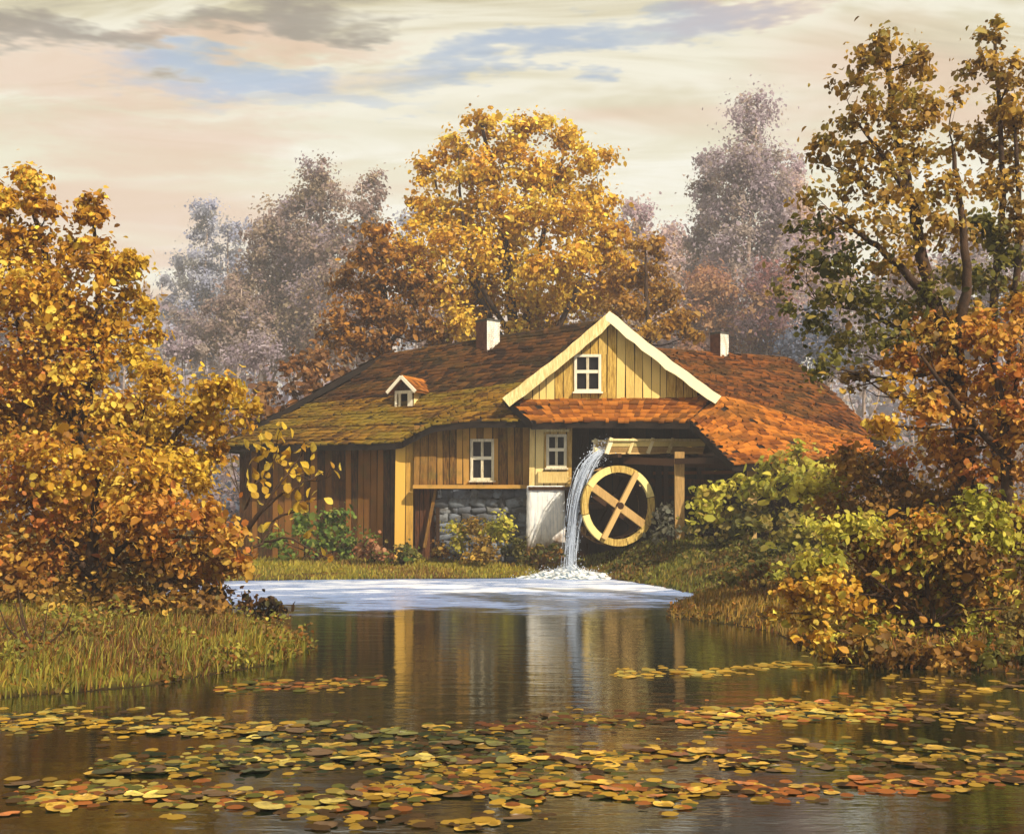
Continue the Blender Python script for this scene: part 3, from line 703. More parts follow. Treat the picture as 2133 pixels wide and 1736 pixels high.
# ------------------------------------------------------------------ water wheel
def water_wheel():
    c = W(1283, 1053, 45.0); Rr = 1.46; yaw = R(20)
    ax = Vector((math.cos(yaw), math.sin(yaw), 0)); nb = Vector((-math.sin(yaw), math.cos(yaw), 0)); up = Vector((0, 0, 1))
    ww = empty('water_wheel', (c.x, c.y, c.z - Rr), 'pale timber water wheel with four crossed spokes below the flume', 'water wheel')
    P = lambda r, t, d: c + ax * (r * math.cos(t)) + up * (r * math.sin(t)) + nb * d
    ns = 8
    for side, d0, mt in ((0, -0.28, 'wheel'), (1, 0.5, 'spoke')):
        for k in range(ns):
            V, Fc = [], []; t0, t1 = 2 * math.pi * (k + 0.3) / ns + 0.012, 2 * math.pi * (k + 1.3) / ns - 0.012; m_ = 7
            jit = RG.uniform(-0.012, 0.012)
            for i in range(m_):
                t = t0 + (t1 - t0) * i / (m_ - 1)
                for r, d in ((Rr - 0.24, d0), (Rr + jit, d0), (Rr + jit, d0 + 0.14), (Rr - 0.24, d0 + 0.14)): V.append(P(r, t, d))
            for i in range(m_ - 1):
                for j in range(4): Fc.append((4 * i + j, 4 * i + (j + 1) % 4, 4 * i + 4 + (j + 1) % 4, 4 * i + 4 + j))
            Fc += [(3, 2, 1, 0), tuple(4 * (m_ - 1) + j for j in range(4))]
            mesh('rim_segment', V, Fc, M[mt], ww)
    for k in range(20):
        t = 2 * math.pi * (k + 0.5) / 20
        box('paddle', P(Rr - 0.15, t, 0.18), (0.34, 0.62, 0.04), M['dark_wood'], ww, ax * math.cos(t + 0.5) + up * math.sin(t + 0.5), nb.cross(ax * math.cos(t + 0.5) + up * math.sin(t + 0.5)))
    V, Fc = [], []
    for i in range(40):
        t = 2 * math.pi * i / 40
        for d in (-0.13, 0.5): V.append(P(Rr - 0.3, t, d))
    for i in range(40): Fc.append((2 * i, 2 * ((i + 1) % 40), 2 * ((i + 1) % 40) + 1, 2 * i + 1))
    mesh('sole_boards', V, Fc, M['dark_wood'], ww)
    for t, d, w_ in ((R(146), -0.22, 0.30), (R(61), -0.36, 0.20)):
        beam('spoke', P(Rr - 0.10, t, d), P(Rr - 0.10, t + math.pi, d), 0.11, w_, M['spoke'], ww, up=(ax * -math.sin(t) + up * math.cos(t)))
        beam('spoke', P(Rr - 0.12, t, d + 0.85), P(Rr - 0.12, t + math.pi, d + 0.85), 0.1, w_ * 0.8, M['dark_wood'], ww, up=(ax * -math.sin(t) + up * math.cos(t)))
    V, Fc = [], []; tube(V, Fc, [c - nb * 0.42, c + nb * 3.0], [0.13, 0.13], 12); mesh('axle', V, Fc, M['dark_wood'], ww)
water_wheel()

# ------------------------------------------------------------------ flume
def flume():
    m0 = W(1250, 944, 45.3); ax = Vector((0.86, 0.51, 0.025)).normalized(); sd_ = Vector((-ax.y, ax.x, 0)).normalized(); up = Vector((0, 0, 1))
    fl = empty('wooden_flume', (m0.x, m0.y, 0.6), 'open wooden flume with pale cleats pouring water beside the wheel', 'flume')
    L = lambda a, s, z: m0 + ax * a + sd_ * s + up * z
    length = 4.6
    beam('trough_floor', L(0, 0, 0), L(length, 0, 0), 0.62, 0.07, M['spoke'], fl)
    for s, mt in ((-1, 'spoke'), (1, 'wheel')):
        for j in range(2):
            a, b2 = L(0.0 if j == 0 else 0.06, s * (0.34 + 0.10 * j), 0.13 + 0.21 * j), L(length, s * (0.34 + 0.10 * j), 0.13 + 0.21 * j)
            beam('side_board', a, b2, 0.05, 0.2, M[mt if j == 0 else 'wheel'], fl, up=up * 0.9 + sd_ * s * 0.45)
        beam('top_rail', L(0.02, s * 0.52, 0.48), L(length, s * 0.52, 0.48), 0.1, 0.08, M['cream'], fl)
        for a in (0.06, 1.05, 1.95, 2.9):
            beam('cleat', L(a + 0.12, s * 0.50, 0.55), L(a - 0.05, s * 0.385, -0.02), 0.17 if a < 0.1 else 0.13, 0.07, M['cream'], fl, up=sd_ * s)
    for a in (0.35, 2.6): beam('bearer', L(a, -0.75, -0.1), L(a, 0.75, -0.1), 0.16, 0.14, M['dark_wood'], fl)
    for a in (2.6, 4.2):
        p = L(a, -0.55, -0.15); beam('leg', p, (p.x + 0.05, p.y, gz(p.x, p.y) - 0.2), 0.16, 0.16, M['dark_wood'], fl)
        p = L(a, 0.55, -0.15); beam('leg', p, (p.x + 0.05, p.y, gz(p.x, p.y) - 0.2), 0.16, 0.16, M['dark_wood'], fl)
    return L
FL = flume()

# ------------------------------------------------------------------ falling water and splash
def water_white(name, alpha):
    m, g, b = new_mat(name); b.inputs['Base Color'].default_value = rgba('#d4e0f4'); b.inputs['Roughness'].default_value = 0.25
    b.inputs['Transmission Weight'].default_value = 0.15; b.inputs['IOR'].default_value = 1.33; b.inputs['Alpha'].default_value = alpha
    return m
M['fall'] = water_white('aerated_water', 0.5); M['foam'] = water_white('white_foam', 0.95)
def drops(pts, rads):
    o = np.array([(1, 0, 0), (-1, 0, 0), (0, 1, 0), (0, -1, 0), (0, 0, 1.5), (0, 0, -1.5)], float)
    f = np.array([(0, 2, 4), (2, 1, 4), (1, 3, 4), (3, 0, 4), (2, 0, 5), (1, 2, 5), (3, 1, 5), (0, 3, 5)])
    pts = np.asarray(pts, float); V = (pts[:, None] + o[None] * np.asarray(rads)[:, None, None]).reshape(-1, 3)
    Q = (f[None] + (np.arange(len(pts)) * 6)[:, None, None]).reshape(-1, 3); return V, Q
def falling_water():
    rg = np.random.default_rng(8); lip = FL(-0.05, 0, 0.1); land = W(1186, 1196, 44.5)
    fw = empty('falling_water', (land.x, land.y, 0.0), 'white stream of water falling from the flume mouth into the pond', 'waterfall')
    key = [(1262, 938, 45.4), (1244, 950, 45.2), (1222, 980, 45.0), (1206, 1030, 44.8), (1196, 1090, 44.7), (1190, 1150, 44.6), (1186, 1200, 44.5)]
    for k in range(80):
        s = rg.normal(0, 1); dpt = rg.normal(0, 0.16); pts = []
        start = 0 if rg.random() < 0.7 else int(rg.integers(1, 3))
        end = len(key) if rg.random() < 0.7 else int(rg.integers(5, 7))
        for i, q in enumerate(key[start:end]):
            sp = (0.11, 0.12, 0.13, 0.13, 0.12, 0.12, 0.12)[min(i + start, 6)]
            p = W(*q); pts.append(p + Vector((s * sp + rg.normal(0, 0.02), dpt, rg.normal(0, 0.015) + (0.03 * abs(s)))))
        if len(pts) < 3: continue
        pts = smooth_path(pts, 4); n = len(pts); r0 = rg.uniform(0.006, 0.024)
        V, Fc = [], []; tube(V, Fc, pts, [r0 * (0.55 + 0.45 * math.sin(i * 1.3 + k)) * (1.2 - 0.5 * i / n) + 0.004 for i in range(n)], 5)
        mesh('strand', V, Fc, M['fall'], fw, True)
    P, rr = [], []
    path = smooth_path([W(*q) for q in key], 6)
    for k in range(1500):
        p = path[int(rg.integers(len(path)))]; P.append((p.x + rg.normal(0, 0.15) - abs(rg.normal(0, 0.06)), p.y + rg.normal(0, 0.22), max(0.02, p.z + rg.normal(0, 0.2)))); rr.append(rg.uniform(0.006, 0.022))
    V, Q = drops(P, rr); tag(fast_mesh('spray', V, Q, None, M['foam'], fw), kind='stuff')
    # churned mound where it lands
    V, Fc = [], []; nx, ny = 70, 30; cx, cy_ = land.x + 0.0, land.y - 0.9
    for j in range(ny + 1):
        for i in range(nx + 1):
            x, y = -2.6 + 5.2 * i / nx, -2.1 + 3.4 * j / ny
            e = max(0.0, 1 - (x / 2.4) ** 2 - (y / 1.5) ** 2)
            hgt = 0.22 * e ** 1.2 + 0.07 * e ** 0.6 * (math.sin(5.1 * x + 2 * y) * math.sin(6.7 * y - x) + 0.7 * math.sin(11 * x - 7 * y)) + rg.normal(0, 0.012) * e ** 0.5 + 0.35 * math.exp(-((x) ** 2 + (y - 0.9) ** 2) * 5)
            V.append((cx + x, cy_ + y, hgt - 0.05))
    for j in range(ny):
        for i in range(nx):
            a = j * (nx + 1) + i; Fc.append((a, a + 1, a + nx + 2, a + nx + 1))
    m, g, b = new_mat('churned_foam'); pos = g.n('ShaderNodeNewGeometry').outputs['Position']
    n = g.noise(g.map(pos, sc=(1, 1.4, 2.0)), 3.2, 7, 0.7, 0.6)
    g.t.links.new(g.mix(g.rng(n, 0.42, 0.58), rgba('#4e6478'), rgba('#f0f2f2')), b.inputs['Base Color']); b.inputs['Roughness'].default_value = 0.3
    bump(g, b, g.noise(pos, 9, 5), 0.8, 0.06)
    so = mesh('splash_foam', V, Fc, m, None, True); tag(so, 'churned blue white foam where the falling water lands', 'foam', None, 'stuff')
    P, rr = [], []
    for k in range(1600):
        t = rg.uniform(0, 2 * math.pi); q = abs(rg.normal(0, 1)); P.append((cx + math.cos(t) * q * 0.9, cy_ + 0.3 + math.sin(t) * q * 0.55, abs(rg.normal(0.05, 0.22)) * math.exp(-q * 0.5) + 0.04)); rr.append(rg.uniform(0.005, 0.018))
    V, Q = drops(P, rr); tag(fast_mesh('splash_droplets', V, Q, None, M['foam']), 'loose white droplets leaping round the foot of the fall', 'spray', None, 'stuff')
falling_water()

# ------------------------------------------------------------------ plants
def pal(*hx): return [np.array(hexc(h)) for h in hx]
GOLD = pal('#d0a032', '#c2922a', '#dcb840', '#b48028', '#dcc04e', '#9a6c24')
YELLOW = pal('#d6b23a', '#cca634', '#e0c452', '#b8922c', '#a87c26')
ORANGE = pal('#c8943a', '#bc8432', '#d0a444', '#a4722c', '#d0aa48', '#8c6024', '#bc7434')
RUST = pal('#90662c', '#7c5a28', '#a47832', '#684a20', '#b48e3e', '#6e5e2a')
OCHRE = pal('#b8943e', '#a6803a', '#8a6c2e', '#c4a044', '#785e28', '#9a883e')
OLIVE = pal('#74702e', '#5c5a26', '#867a32', '#4e5022', '#948444', '#42441e')
YGREEN = pal('#bab442', '#a6a23a', '#ccc04e', '#8e8e32', '#bcb046', '#968236')
GREEN = pal('#6e8232', '#5c762c', '#80923e', '#4e6226', '#8e8e42')
MAUVE = pal('#a898a4', '#b4a6b2', '#9a8a96', '#bcb0b8', '#a4968e', '#ae9c90')  # this palette down to SLATE: distance haze put into the leaf colours
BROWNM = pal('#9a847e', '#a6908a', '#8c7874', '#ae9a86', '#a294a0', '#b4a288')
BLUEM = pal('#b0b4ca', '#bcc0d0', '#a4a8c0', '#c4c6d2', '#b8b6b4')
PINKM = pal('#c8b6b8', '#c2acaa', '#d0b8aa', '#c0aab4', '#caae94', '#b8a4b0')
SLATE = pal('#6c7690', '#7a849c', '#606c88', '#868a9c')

def leaf_geometry(p, L, rg, bias, hexa=True, droop=0.25, upb=0.45):
    n = len(p)
    nr = bias * 0.7 + rg.normal(0, 0.65, (n, 3)); nr[:, 2] += upb; nr /= np.linalg.norm(nr, axis=1, keepdims=True) + 1e-9
    a = rg.normal(0, 1, (n, 3)); a[:, 2] -= droop * 2; a -= (a * nr).sum(1, keepdims=True) * nr; a /= np.linalg.norm(a, axis=1, keepdims=True) + 1e-9
    s = np.cross(nr, a); L = L[:, None]; Wd = L * rg.uniform(0.62, 0.95, (n, 1)); fo = nr * L * rg.uniform(-0.05, 0.2, (n, 1))
    if hexa:
        V = np.stack([p - a * L * 0.5, p - a * L * 0.22 + s * Wd * 0.42 + fo, p + a * L * 0.18 + s * Wd * 0.42 + fo, p + a * L * 0.52 - fo * 0.6,
                      p + a * L * 0.18 - s * Wd * 0.42 + fo, p - a * L * 0.22 - s * Wd * 0.42 + fo], 1)
        Q = np.array([(0, 5, 4, 3), (0, 3, 2, 1)])
    else:
        V = np.stack([p - a * L * 0.5, p + s * Wd * 0.45 + fo, p + a * L * 0.5, p - s * Wd * 0.45 + fo], 1); Q = np.array([(0, 3, 2, 1)])
    k = V.shape[1]
    return V.reshape(-1, 3), (Q[None] + (np.arange(n) * k)[:, None, None]).reshape(-1, 4), k

LEAFM = {}
def single_leaf_mesh(col):
    key = tuple(np.round(col, 3))
    if key not in LEAFM:
        me = bpy.data.meshes.new('leaf')
        me.from_pydata([(0, -0.5, 0), (0.26, -0.34, 0.05), (0.40, -0.05, 0.10), (0.30, 0.22, 0.08), (0, 0.56, -0.06), (-0.30, 0.22, 0.08), (-0.40, -0.05, 0.10), (-0.26, -0.34, 0.05), (0, 0, 0.0)], [],
                       [(0, 1, 8), (1, 2, 8), (2, 3, 8), (3, 4, 8), (4, 5, 8), (5, 6, 8), (6, 7, 8), (7, 0, 8)])
        at = me.color_attributes.new('Col', 'FLOAT_COLOR', 'POINT'); at.data.foreach_set('color', np.tile([*col, 1.0], 9).astype(np.float32))
        me.materials.append(M['leaf']); LEAFM[key] = me
    return LEAFM[key]

def plant(name, label, cat, Y, clumps, palette, trunks=(), leaf=0.15, dens=3.5, seed=0, group=None, bark='bark', singles=0, hexa=True, depth=0.8, r0=0.12, twigs=3,
          base=None, spread=0.30, limb_r=0.4, jitter=0.16, lmat='leaf', blend=0.4):
    """clumps: (u, v, ru, rv[, palette[, dY]]); trunks: (radius, [(u, v, dY), ...]) from the foot up"""
    rg = np.random.default_rng(seed + 1000); px = Y / F
    if base is None: base = trunks[0][1][0][0] if trunks else float(np.mean([c[0] for c in clumps]))
    bx = (base - CX) * px; root = empty(name, (bx, Y, gz(bx, Y)), label, cat, group)
    V, Fc = [], []; joints = []
    for rad, pl in trunks:
        pts = [W(u, v, Y + dy) for u, v, dy in pl]
        if pl is trunks[0][1]: pts[0].z = min(pts[0].z, gz(pts[0].x, pts[0].y)) - 0.1
        pts = smooth_path(pts, 5); n = len(pts)
        rr = [rad * (1.15 if i == 0 else 1.0) * (1 - 0.8 * i / (n - 1)) + 0.008 for i in range(n)]
        pts = [p + Vector(rg.normal(0, rad * 0.12, 3)) for p in pts]
        tube(V, Fc, pts, rr, 8); joints += [(p, r) for p, r in zip(pts, rr)]
    if not trunks:
        foot = Vector((bx, Y, gz(bx, Y) - 0.1)); joints.append((foot, r0)); joints.append((foot + Vector((0, 0, 0.35)), r0 * 0.9)); tube(V, Fc, [foot, foot + Vector((0.02, 0, 0.4))], [r0, r0 * 0.8], 7)
    if V: mesh('trunk', V, Fc, M[bark], root, True)
    LP, LB, LC, LL = [], [], [], []
    for ci, cl in enumerate(clumps):
        u, v, ru, rv = cl[:4]; cp_ = cl[4] if len(cl) > 4 and cl[4] is not None else palette; dy = cl[5] if len(cl) > 5 else rg.normal(0, 1) * depth * ru * px * 0.8
        c = W(u, v, Y + dy); rad = np.array([ru * px, ru * px * depth, rv * px])
        nsub = int(np.clip(ru * rv / (leaf / px) ** 2 * 0.45, 6, 90)); q = rg.normal(0, 1, (nsub, 3)); q /= np.linalg.norm(q, axis=1, keepdims=True)
        sub = np.array(c) + q * rad * (rg.uniform(0, 1, (nsub, 1)) ** 0.42)
        nl = max(12, int(dens * math.pi * ru * rv / ((leaf / px) ** 2 * 0.42))); w = rg.uniform(0.2, 1.0, nsub) ** 1.5; w /= w.sum()
        pick = rg.choice(nsub, nl, p=w); sg = np.clip(spread * rad.mean(), leaf * 0.8, leaf * 3.6) * rg.choice([0.6, 1.0, 1.7], (nl, 1), p=[0.4, 0.4, 0.2])
        P = sub[pick] + rg.normal(0, 1, (nl, 3)) * sg * np.array([1, 1, 0.75])
        tone = rg.integers(0, len(cp_), nsub); lc = np.array([cp_[t] for t in tone])[pick]
        mixr = rg.random(nl) < blend; lc[mixr] = np.array(cp_)[rg.integers(0, len(cp_), mixr.sum())]
        lc = lc * np.exp(rg.normal(0, jitter, (nl, 1)))
        LP.append(P); LB.append((P - np.array(c)) / rad); LC.append(lc); LL.append(leaf * np.exp(rg.normal(-0.05, 0.32, nl)))
        # the limb that carries this clump
        if joints:
            cand = [(abs(p.x - c.x) * 1.0 + abs(p.z - c.z) * (0.75 if p.z < c.z else 2.5) + abs(p.y - c.y) * 0.3, i) for i, (p, r) in enumerate(joints)]
            p, r = joints[min(cand)[1]]; d = c - p
            if d.length > 0.15:
                mid = p + d * 0.5 + Vector(rg.normal(0, 0.10 * d.length, 3)) + Vector((0, 0, -0.06 * d.length)); rl = max(0.010, min(r * 0.55, 0.012 + 0.016 * d.length) * (limb_r / 0.4))
                BV, BF = [], []; path = smooth_path([p, mid, c], 4); tube(BV, BF, path, [rl * (1 - 0.7 * i / (len(path) - 1)) for i in range(len(path))], 5)
                for t in range(min(twigs, nsub)):
                    e = Vector(sub[int(rg.integers(nsub))]); st = path[int(rg.integers(3, len(path)))]
                    tube(BV, BF, [st, st.lerp(e, 0.5) + Vector(rg.normal(0, 0.08 * (e - st).length, 3)), e], [rl * 0.4, rl * 0.25, rl * 0.1], 4)
                mesh('limb', BV, BF, M[bark], root, True)
    P, B, C, Lf = np.concatenate(LP), np.concatenate(LB), np.concatenate(LC), np.concatenate(LL)
    ok = P[:, 2] > np.where(pond_dist(P[:, 0], P[:, 1]) < 0, 0.03, ground_z(P[:, 0], P[:, 1]) + 0.02); P, B, C, Lf = P[ok], B[ok], C[ok], Lf[ok]
    sing = np.zeros(len(P), bool)
    if singles:
        rB = np.linalg.norm(B, axis=1) - B[:, 1] * 0.5; idx = np.argsort(-rB)[:singles * 4]; idx = rg.choice(idx, min(singles, len(idx)), replace=False); sing[idx] = True
    Vv, Q, k = leaf_geometry(P[~sing], Lf[~sing], rg, B[~sing], hexa)
    crown = fast_mesh('crown', Vv, Q, np.repeat(np.clip(C[~sing], 0, 0.9), k, 0), M[lmat], root); tag(crown, kind='stuff')
    for i in np.nonzero(sing)[0]:
        o = bpy.data.objects.new('leaf', single_leaf_mesh(palette[int(rg.integers(len(palette)))]))
        s = float(np.clip(Lf[i], 0.08, 0.16)) * 1.35; o.matrix_basis = Matrix.Translation(Vector(P[i])) @ Matrix.LocRotScale(None, Vector((rg.normal(0.7, 0.5), rg.normal(0, 0.5), rg.uniform(0, 6.28))).to_tuple() and __import__('mathutils').Euler((rg.normal(0.7, 0.5), rg.normal(0, 0.5), rg.uniform(0, 6.28))), Vector((s, s, s)))
        link(o, crown)
    return root

# ---- left bank
plant('autumn_tree', 'tall golden tree rising at the picture\'s left edge above the orange bushes', 'tree', 28.0,
    [(55, 385, 42, 50), (25, 450, 50, 60), (85, 440, 35, 40), (180, 420, 26, 50), (205, 450, 24, 45), (190, 510, 40, 35), (95, 530, 80, 60), (215, 560, 60, 45), (45, 620, 90, 80), (150, 640, 90, 70),
     (255, 590, 45, 55, YELLOW), (280, 545, 28, 24, YELLOW), (235, 680, 80, 60), (305, 640, 24, 30, YELLOW), (320, 690, 22, 26, YELLOW), (60, 750, 100, 80, ORANGE), (180, 770, 90, 70), (280, 750, 55, 40, YELLOW), (110, 860, 110, 70), (230, 860, 80, 60), (10, 830, 60, 90, ORANGE), (-50, 520, 60, 70), (-80, 640, 80, 80), (-90, 780, 90, 80), (-60, 900, 80, 70)],
    GOLD, [(0.20, [(170, 1230, 0), (165, 1000, 0), (158, 800, 0), (110, 600, 0.2), (60, 400, 0.3)]), (0.12, [(165, 930, 0), (195, 760, -0.3), (205, 600, -0.2), (190, 430, 0)]), (0.09, [(165, 900, 0), (60, 760, 0.3), (20, 560, 0.4), (20, 450, 0.5)])],
    leaf=0.125, dens=4.4, seed=1, singles=70)
plant('yellow_bush', 'bright yellow bush reaching toward the mill roof from the left bank', 'bush', 26.5,
    [(335, 800, 55, 50), (420, 815, 60, 42), (490, 815, 42, 34), (385, 870, 80, 45), (300, 900, 80, 55), (465, 885, 55, 30, GOLD), (330, 960, 90, 50), (250, 960, 70, 50, GOLD), (410, 950, 60, 40, GOLD), (520, 850, 22, 20)],
    YELLOW, [(0.13, [(320, 1240, 0), (325, 1080, 0), (345, 940, 0), (420, 840, -0.2)]), (0.08, [(325, 1080, 0), (280, 950, 0.2), (300, 850, 0.2)])], leaf=0.12, dens=4.2, seed=2, singles=50)
plant('orange_bush', 'large russet orange bush over the grass on the left bank', 'bush', 24.8,
    [(40, 950, 80, 60), (160, 970, 90, 60, GOLD), (270, 1010, 90, 60, GOLD), (380, 1000, 80, 55, YELLOW), (50, 1050, 90, 70), (170, 1070, 100, 70, GOLD), (300, 1090, 100, 60), (410, 1090, 70, 50), (470, 1120, 50, 40), (480, 1165, 45, 45), (400, 1170, 80, 55),
     (290, 1180, 100, 55, RUST), (150, 1170, 110, 60), (30, 1170, 80, 70), (90, 1230, 100, 45, RUST), (230, 1240, 100, 40, RUST), (360, 1235, 90, 40, RUST), (60, 1255, 90, 36, RUST, -1.2), (170, 1270, 90, 32, OCHRE, -1.4), (290, 1268, 90, 34, RUST, -1.2), (400, 1258, 80, 36, RUST, -0.8), (-60, 1000, 80, 70, GOLD), (-80, 1120, 90, 80), (-70, 1220, 90, 60, RUST)],
    ORANGE, [(0.16, [(200, 1300, 0), (196, 1150, 0), (205, 1000, 0), (170, 900, 0)]), (0.10, [(198, 1200, 0), (300, 1080, -0.3), (390, 1000, -0.3)]), (0.10, [(198, 1200, 0), (90, 1090, 0.2), (40, 970, 0.3)])], leaf=0.125, dens=4.2, seed=3, singles=80)
plant('low_thicket', 'low dark brown thicket at the waterline of the left bank', 'bush', 25.6,
    [(440, 1250, 70, 38), (520, 1255, 45, 32), (350, 1270, 80, 32), (480, 1285, 60, 22), (570, 1275, 28, 20)], pal('#5a3c1a', '#46301a', '#6e4c22', '#4c4820', '#7a5a28', '#33240f'), leaf=0.13, dens=3.0, seed=4)

def bare_shrub():
    Y = 27.5; rg = np.random.default_rng(77); b0 = W(440, 1215, Y); b0.z = gz(b0.x, b0.y) - 0.05
    sh = empty('bare_shrub', b0, 'leaning bare branched shrub with a few yellow leaves before the barn wall', 'shrub')
    paths = [([(440, 1215), (490, 1140), (545, 1060), (600, 985), (640, 930)], 0.055), ([(490, 1140), (560, 1050), (625, 1010), (668, 985)], 0.035), ([(450, 1200), (505, 1150), (545, 1130), (575, 1080), (640, 1058)], 0.05),
             ([(545, 1130), (600, 1120), (640, 1140), (690, 1165)], 0.028), ([(470, 1170), (500, 1090), (530, 1010), (545, 940)], 0.04), ([(530, 1010), (570, 960), (580, 905)], 0.022), ([(600, 985), (660, 1000), (700, 985)], 0.014), ([(575, 1080), (610, 1060), (620, 1030)], 0.014)]
    tips = []
    for k, (pl, r) in enumerate(paths):
        V, Fc = [], []; pts = smooth_path([W(u, v, Y + 0.2 * math.sin(i * 2 + k)) for i, (u, v) in enumerate(pl)], 5)
        if k in (0, 2): pts[0].z = min(pts[0].z, b0.z)
        pts = [p + Vector(rg.normal(0, 0.012, 3)) for p in pts]; n = len(pts); tube(V, Fc, pts, [r * (1 - 0.8 * i / (n - 1)) + 0.004 for i in range(n)], 6)
        for t in range(4):
            st = pts[int(rg.integers(n // 2, n))]; e = st + Vector((rg.normal(0.15, 0.2), rg.normal(0, 0.15), rg.normal(0.15, 0.2))); tube(V, Fc, [st, st.lerp(e, 0.5) + Vector((0, 0, 0.03)), e], [0.008, 0.006, 0.003], 4); tips.append(e)
        mesh('branch', V, Fc, M['bark'], sh, True); tips.append(pts[-1])
    spots = [W(u + rg.normal(0, 16), v + rg.normal(0, 18), Y + rg.normal(0, 0.15)) for (u, v, n) in ((560, 925, 12), (585, 955, 12), (545, 965, 8), (575, 1000, 9), (610, 990, 7), (600, 1045, 6), (625, 1050, 7), (520, 1000, 6)) for _ in range(n)] + tips
    for p in spots:
        o = bpy.data.objects.new('leaf', single_leaf_mesh(YELLOW[int(rg.integers(len(YELLOW)))])); s = rg.uniform(0.16, 0.27)
        from mathutils import Euler
        o.matrix_basis = Matrix.LocRotScale(p, Euler((rg.normal(0.9, 0.5), rg.normal(0, 0.5), rg.uniform(0, 6.28))), Vector((s, s, s))); link(o, sh)
bare_shrub()
def twig_clump(u, v, Y, label, seed):
    rg = np.random.default_rng(seed); b0 = W(u, v, Y); b0.z = gz(b0.x, b0.y); o = empty('dry_stalks', b0, label, 'stalks')
    for k in range(7):
        V, Fc = [], []; dx = rg.normal(0, 0.35); e = b0 + Vector((dx, rg.normal(0, 0.1), rg.uniform(0.5, 0.95))); tube(V, Fc, smooth_path([b0 + Vector((dx * 0.1, 0, -0.05)), b0.lerp(e, 0.4) + Vector((dx * 0.3, 0, 0)), e], 4), list(np.linspace(0.022, 0.006, 9)), 5); mesh('stalk', V, Fc, M['bark'], o, True)
twig_clump(75, 1345, 19.0, 'dark dry stalks curving out of the left bank grass', 5)

# ---- right bank
plant('ochre_tree', 'tall airy ochre tree with a forked trunk on the right bank', 'tree', 26.0,
    [(1850, 85, 36, 42), (1800, 130, 48, 34), (1880, 140, 44, 44), (1765, 175, 40, 30), (1835, 195, 60, 40), (1920, 130, 26, 24), (1780, 250, 50, 34), (1870, 265, 64, 48), (1940, 230, 36, 36), (1735, 300, 38, 30), (1820, 320, 70, 42), (1920, 320, 56, 48), (1990, 290, 30, 36),
     (1705, 330, 22, 18), (1760, 385, 54, 30), (1860, 390, 70, 44), (1960, 390, 50, 50), (1740, 455, 56, 28, OLIVE), (1830, 470, 76, 40), (1920, 480, 60, 46), (1665, 480, 36, 18, OLIVE), (1690, 535, 54, 26, OLIVE), (1780, 545, 74, 36, OLIVE), (1870, 560, 60, 40), (1650, 560, 24, 14), (1640, 600, 30, 16, OLIVE),
     (1720, 610, 66, 30, OLIVE), (1810, 630, 76, 36, OLIVE), (1890, 650, 56, 40, OLIVE), (1690, 670, 46, 26, OLIVE), (1760, 700, 66, 32, OLIVE), (1850, 720, 60, 36, OLIVE), (1720, 760, 50, 30, OLIVE), (1790, 780, 40, 26, OCHRE), (1980, 480, 46, 44), (2000, 570, 46, 40, OLIVE), (1940, 610, 50, 40, OLIVE), (1990, 660, 50, 36, OCHRE), (1930, 720, 50, 30, OCHRE), (1700, 410, 40, 22), (1640, 640, 34, 18, OLIVE), (1900, 200, 40, 40), (1990, 200, 26, 26)],
    OCHRE, [(0.24, [(2032, 1090, 0), (2012, 960, 0), (1992, 820, 0), (1965, 690, 0), (1930, 580, 0), (1905, 430, 0), (1870, 280, 0.2), (1848, 110, 0.2)]), (0.15, [(1992, 820, 0), (1995, 700, -0.3), (2015, 580, -0.4), (2000, 430, -0.2), (1985, 300, 0)]),
        (0.10, [(1945, 640, 0), (1880, 560, -0.3), (1810, 500, -0.5), (1740, 450, -0.6)]), (0.08, [(1970, 720, 0), (1890, 690, 0.3), (1800, 650, 0.4), (1700, 625, 0.5)]), (0.07, [(1905, 430, 0), (1850, 340, -0.2), (1790, 260, -0.3)])],
    leaf=0.12, dens=2.1, seed=11, singles=110, spread=0.38, twigs=5)
plant('slender_tree', 'slender two stemmed tree at the far right edge of the picture', 'tree', 27.5,
    [(2072, 75, 30, 36), (2050, 140, 44, 36), (2100, 160, 40, 40), (2075, 225, 54, 44), (2120, 240, 30, 50), (2050, 300, 44, 40), (2110, 320, 40, 50), (2080, 390, 50, 44), (2130, 430, 36, 60), (2045, 470, 50, 40, OLIVE), (2100, 520, 46, 50, OLIVE), (2060, 580, 56, 40, OLIVE), (2125, 610, 36, 44), (2040, 650, 46, 30, OLIVE)],
    OCHRE, [(0.15, [(2090, 1050, 0), (2072, 850, 0), (2068, 650, 0), (2088, 400, 0), (2072, 90, 0.2)]), (0.12, [(2085, 980, 0), (2112, 700, -0.2), (2122, 450, -0.2), (2110, 200, 0)])], leaf=0.12, dens=3.0, seed=12, singles=50, twigs=4)
plant('orange_tree', 'dense orange leaved young tree beneath the tall trees on the right bank', 'tree', 25.2,
    [(1925, 680, 50, 30), (2040, 690, 80, 50), (2115, 660, 40, 50), (1885, 745, 48, 34), (1970, 765, 70, 50), (2080, 780, 70, 60), (1870, 815, 42, 32, GOLD), (1950, 850, 70, 50), (2060, 880, 80, 60), (2125, 870, 40, 80), (1850, 885, 50, 36, GOLD), (1930, 940, 80, 46), (2050, 980, 80, 60), (2180, 760, 60, 70), (2190, 900, 70, 80)],
    ORANGE, [(0.14, [(2110, 1090, 0), (2095, 950, 0), (2080, 800, 0), (2050, 690, 0)]), (0.09, [(2095, 950, 0), (2000, 850, -0.2), (1920, 740, -0.3)]), (0.06, [(2090, 900, 0), (2125, 760, 0.2), (2130, 640, 0.2)])], leaf=0.12, dens=3.6, seed=13, singles=60)
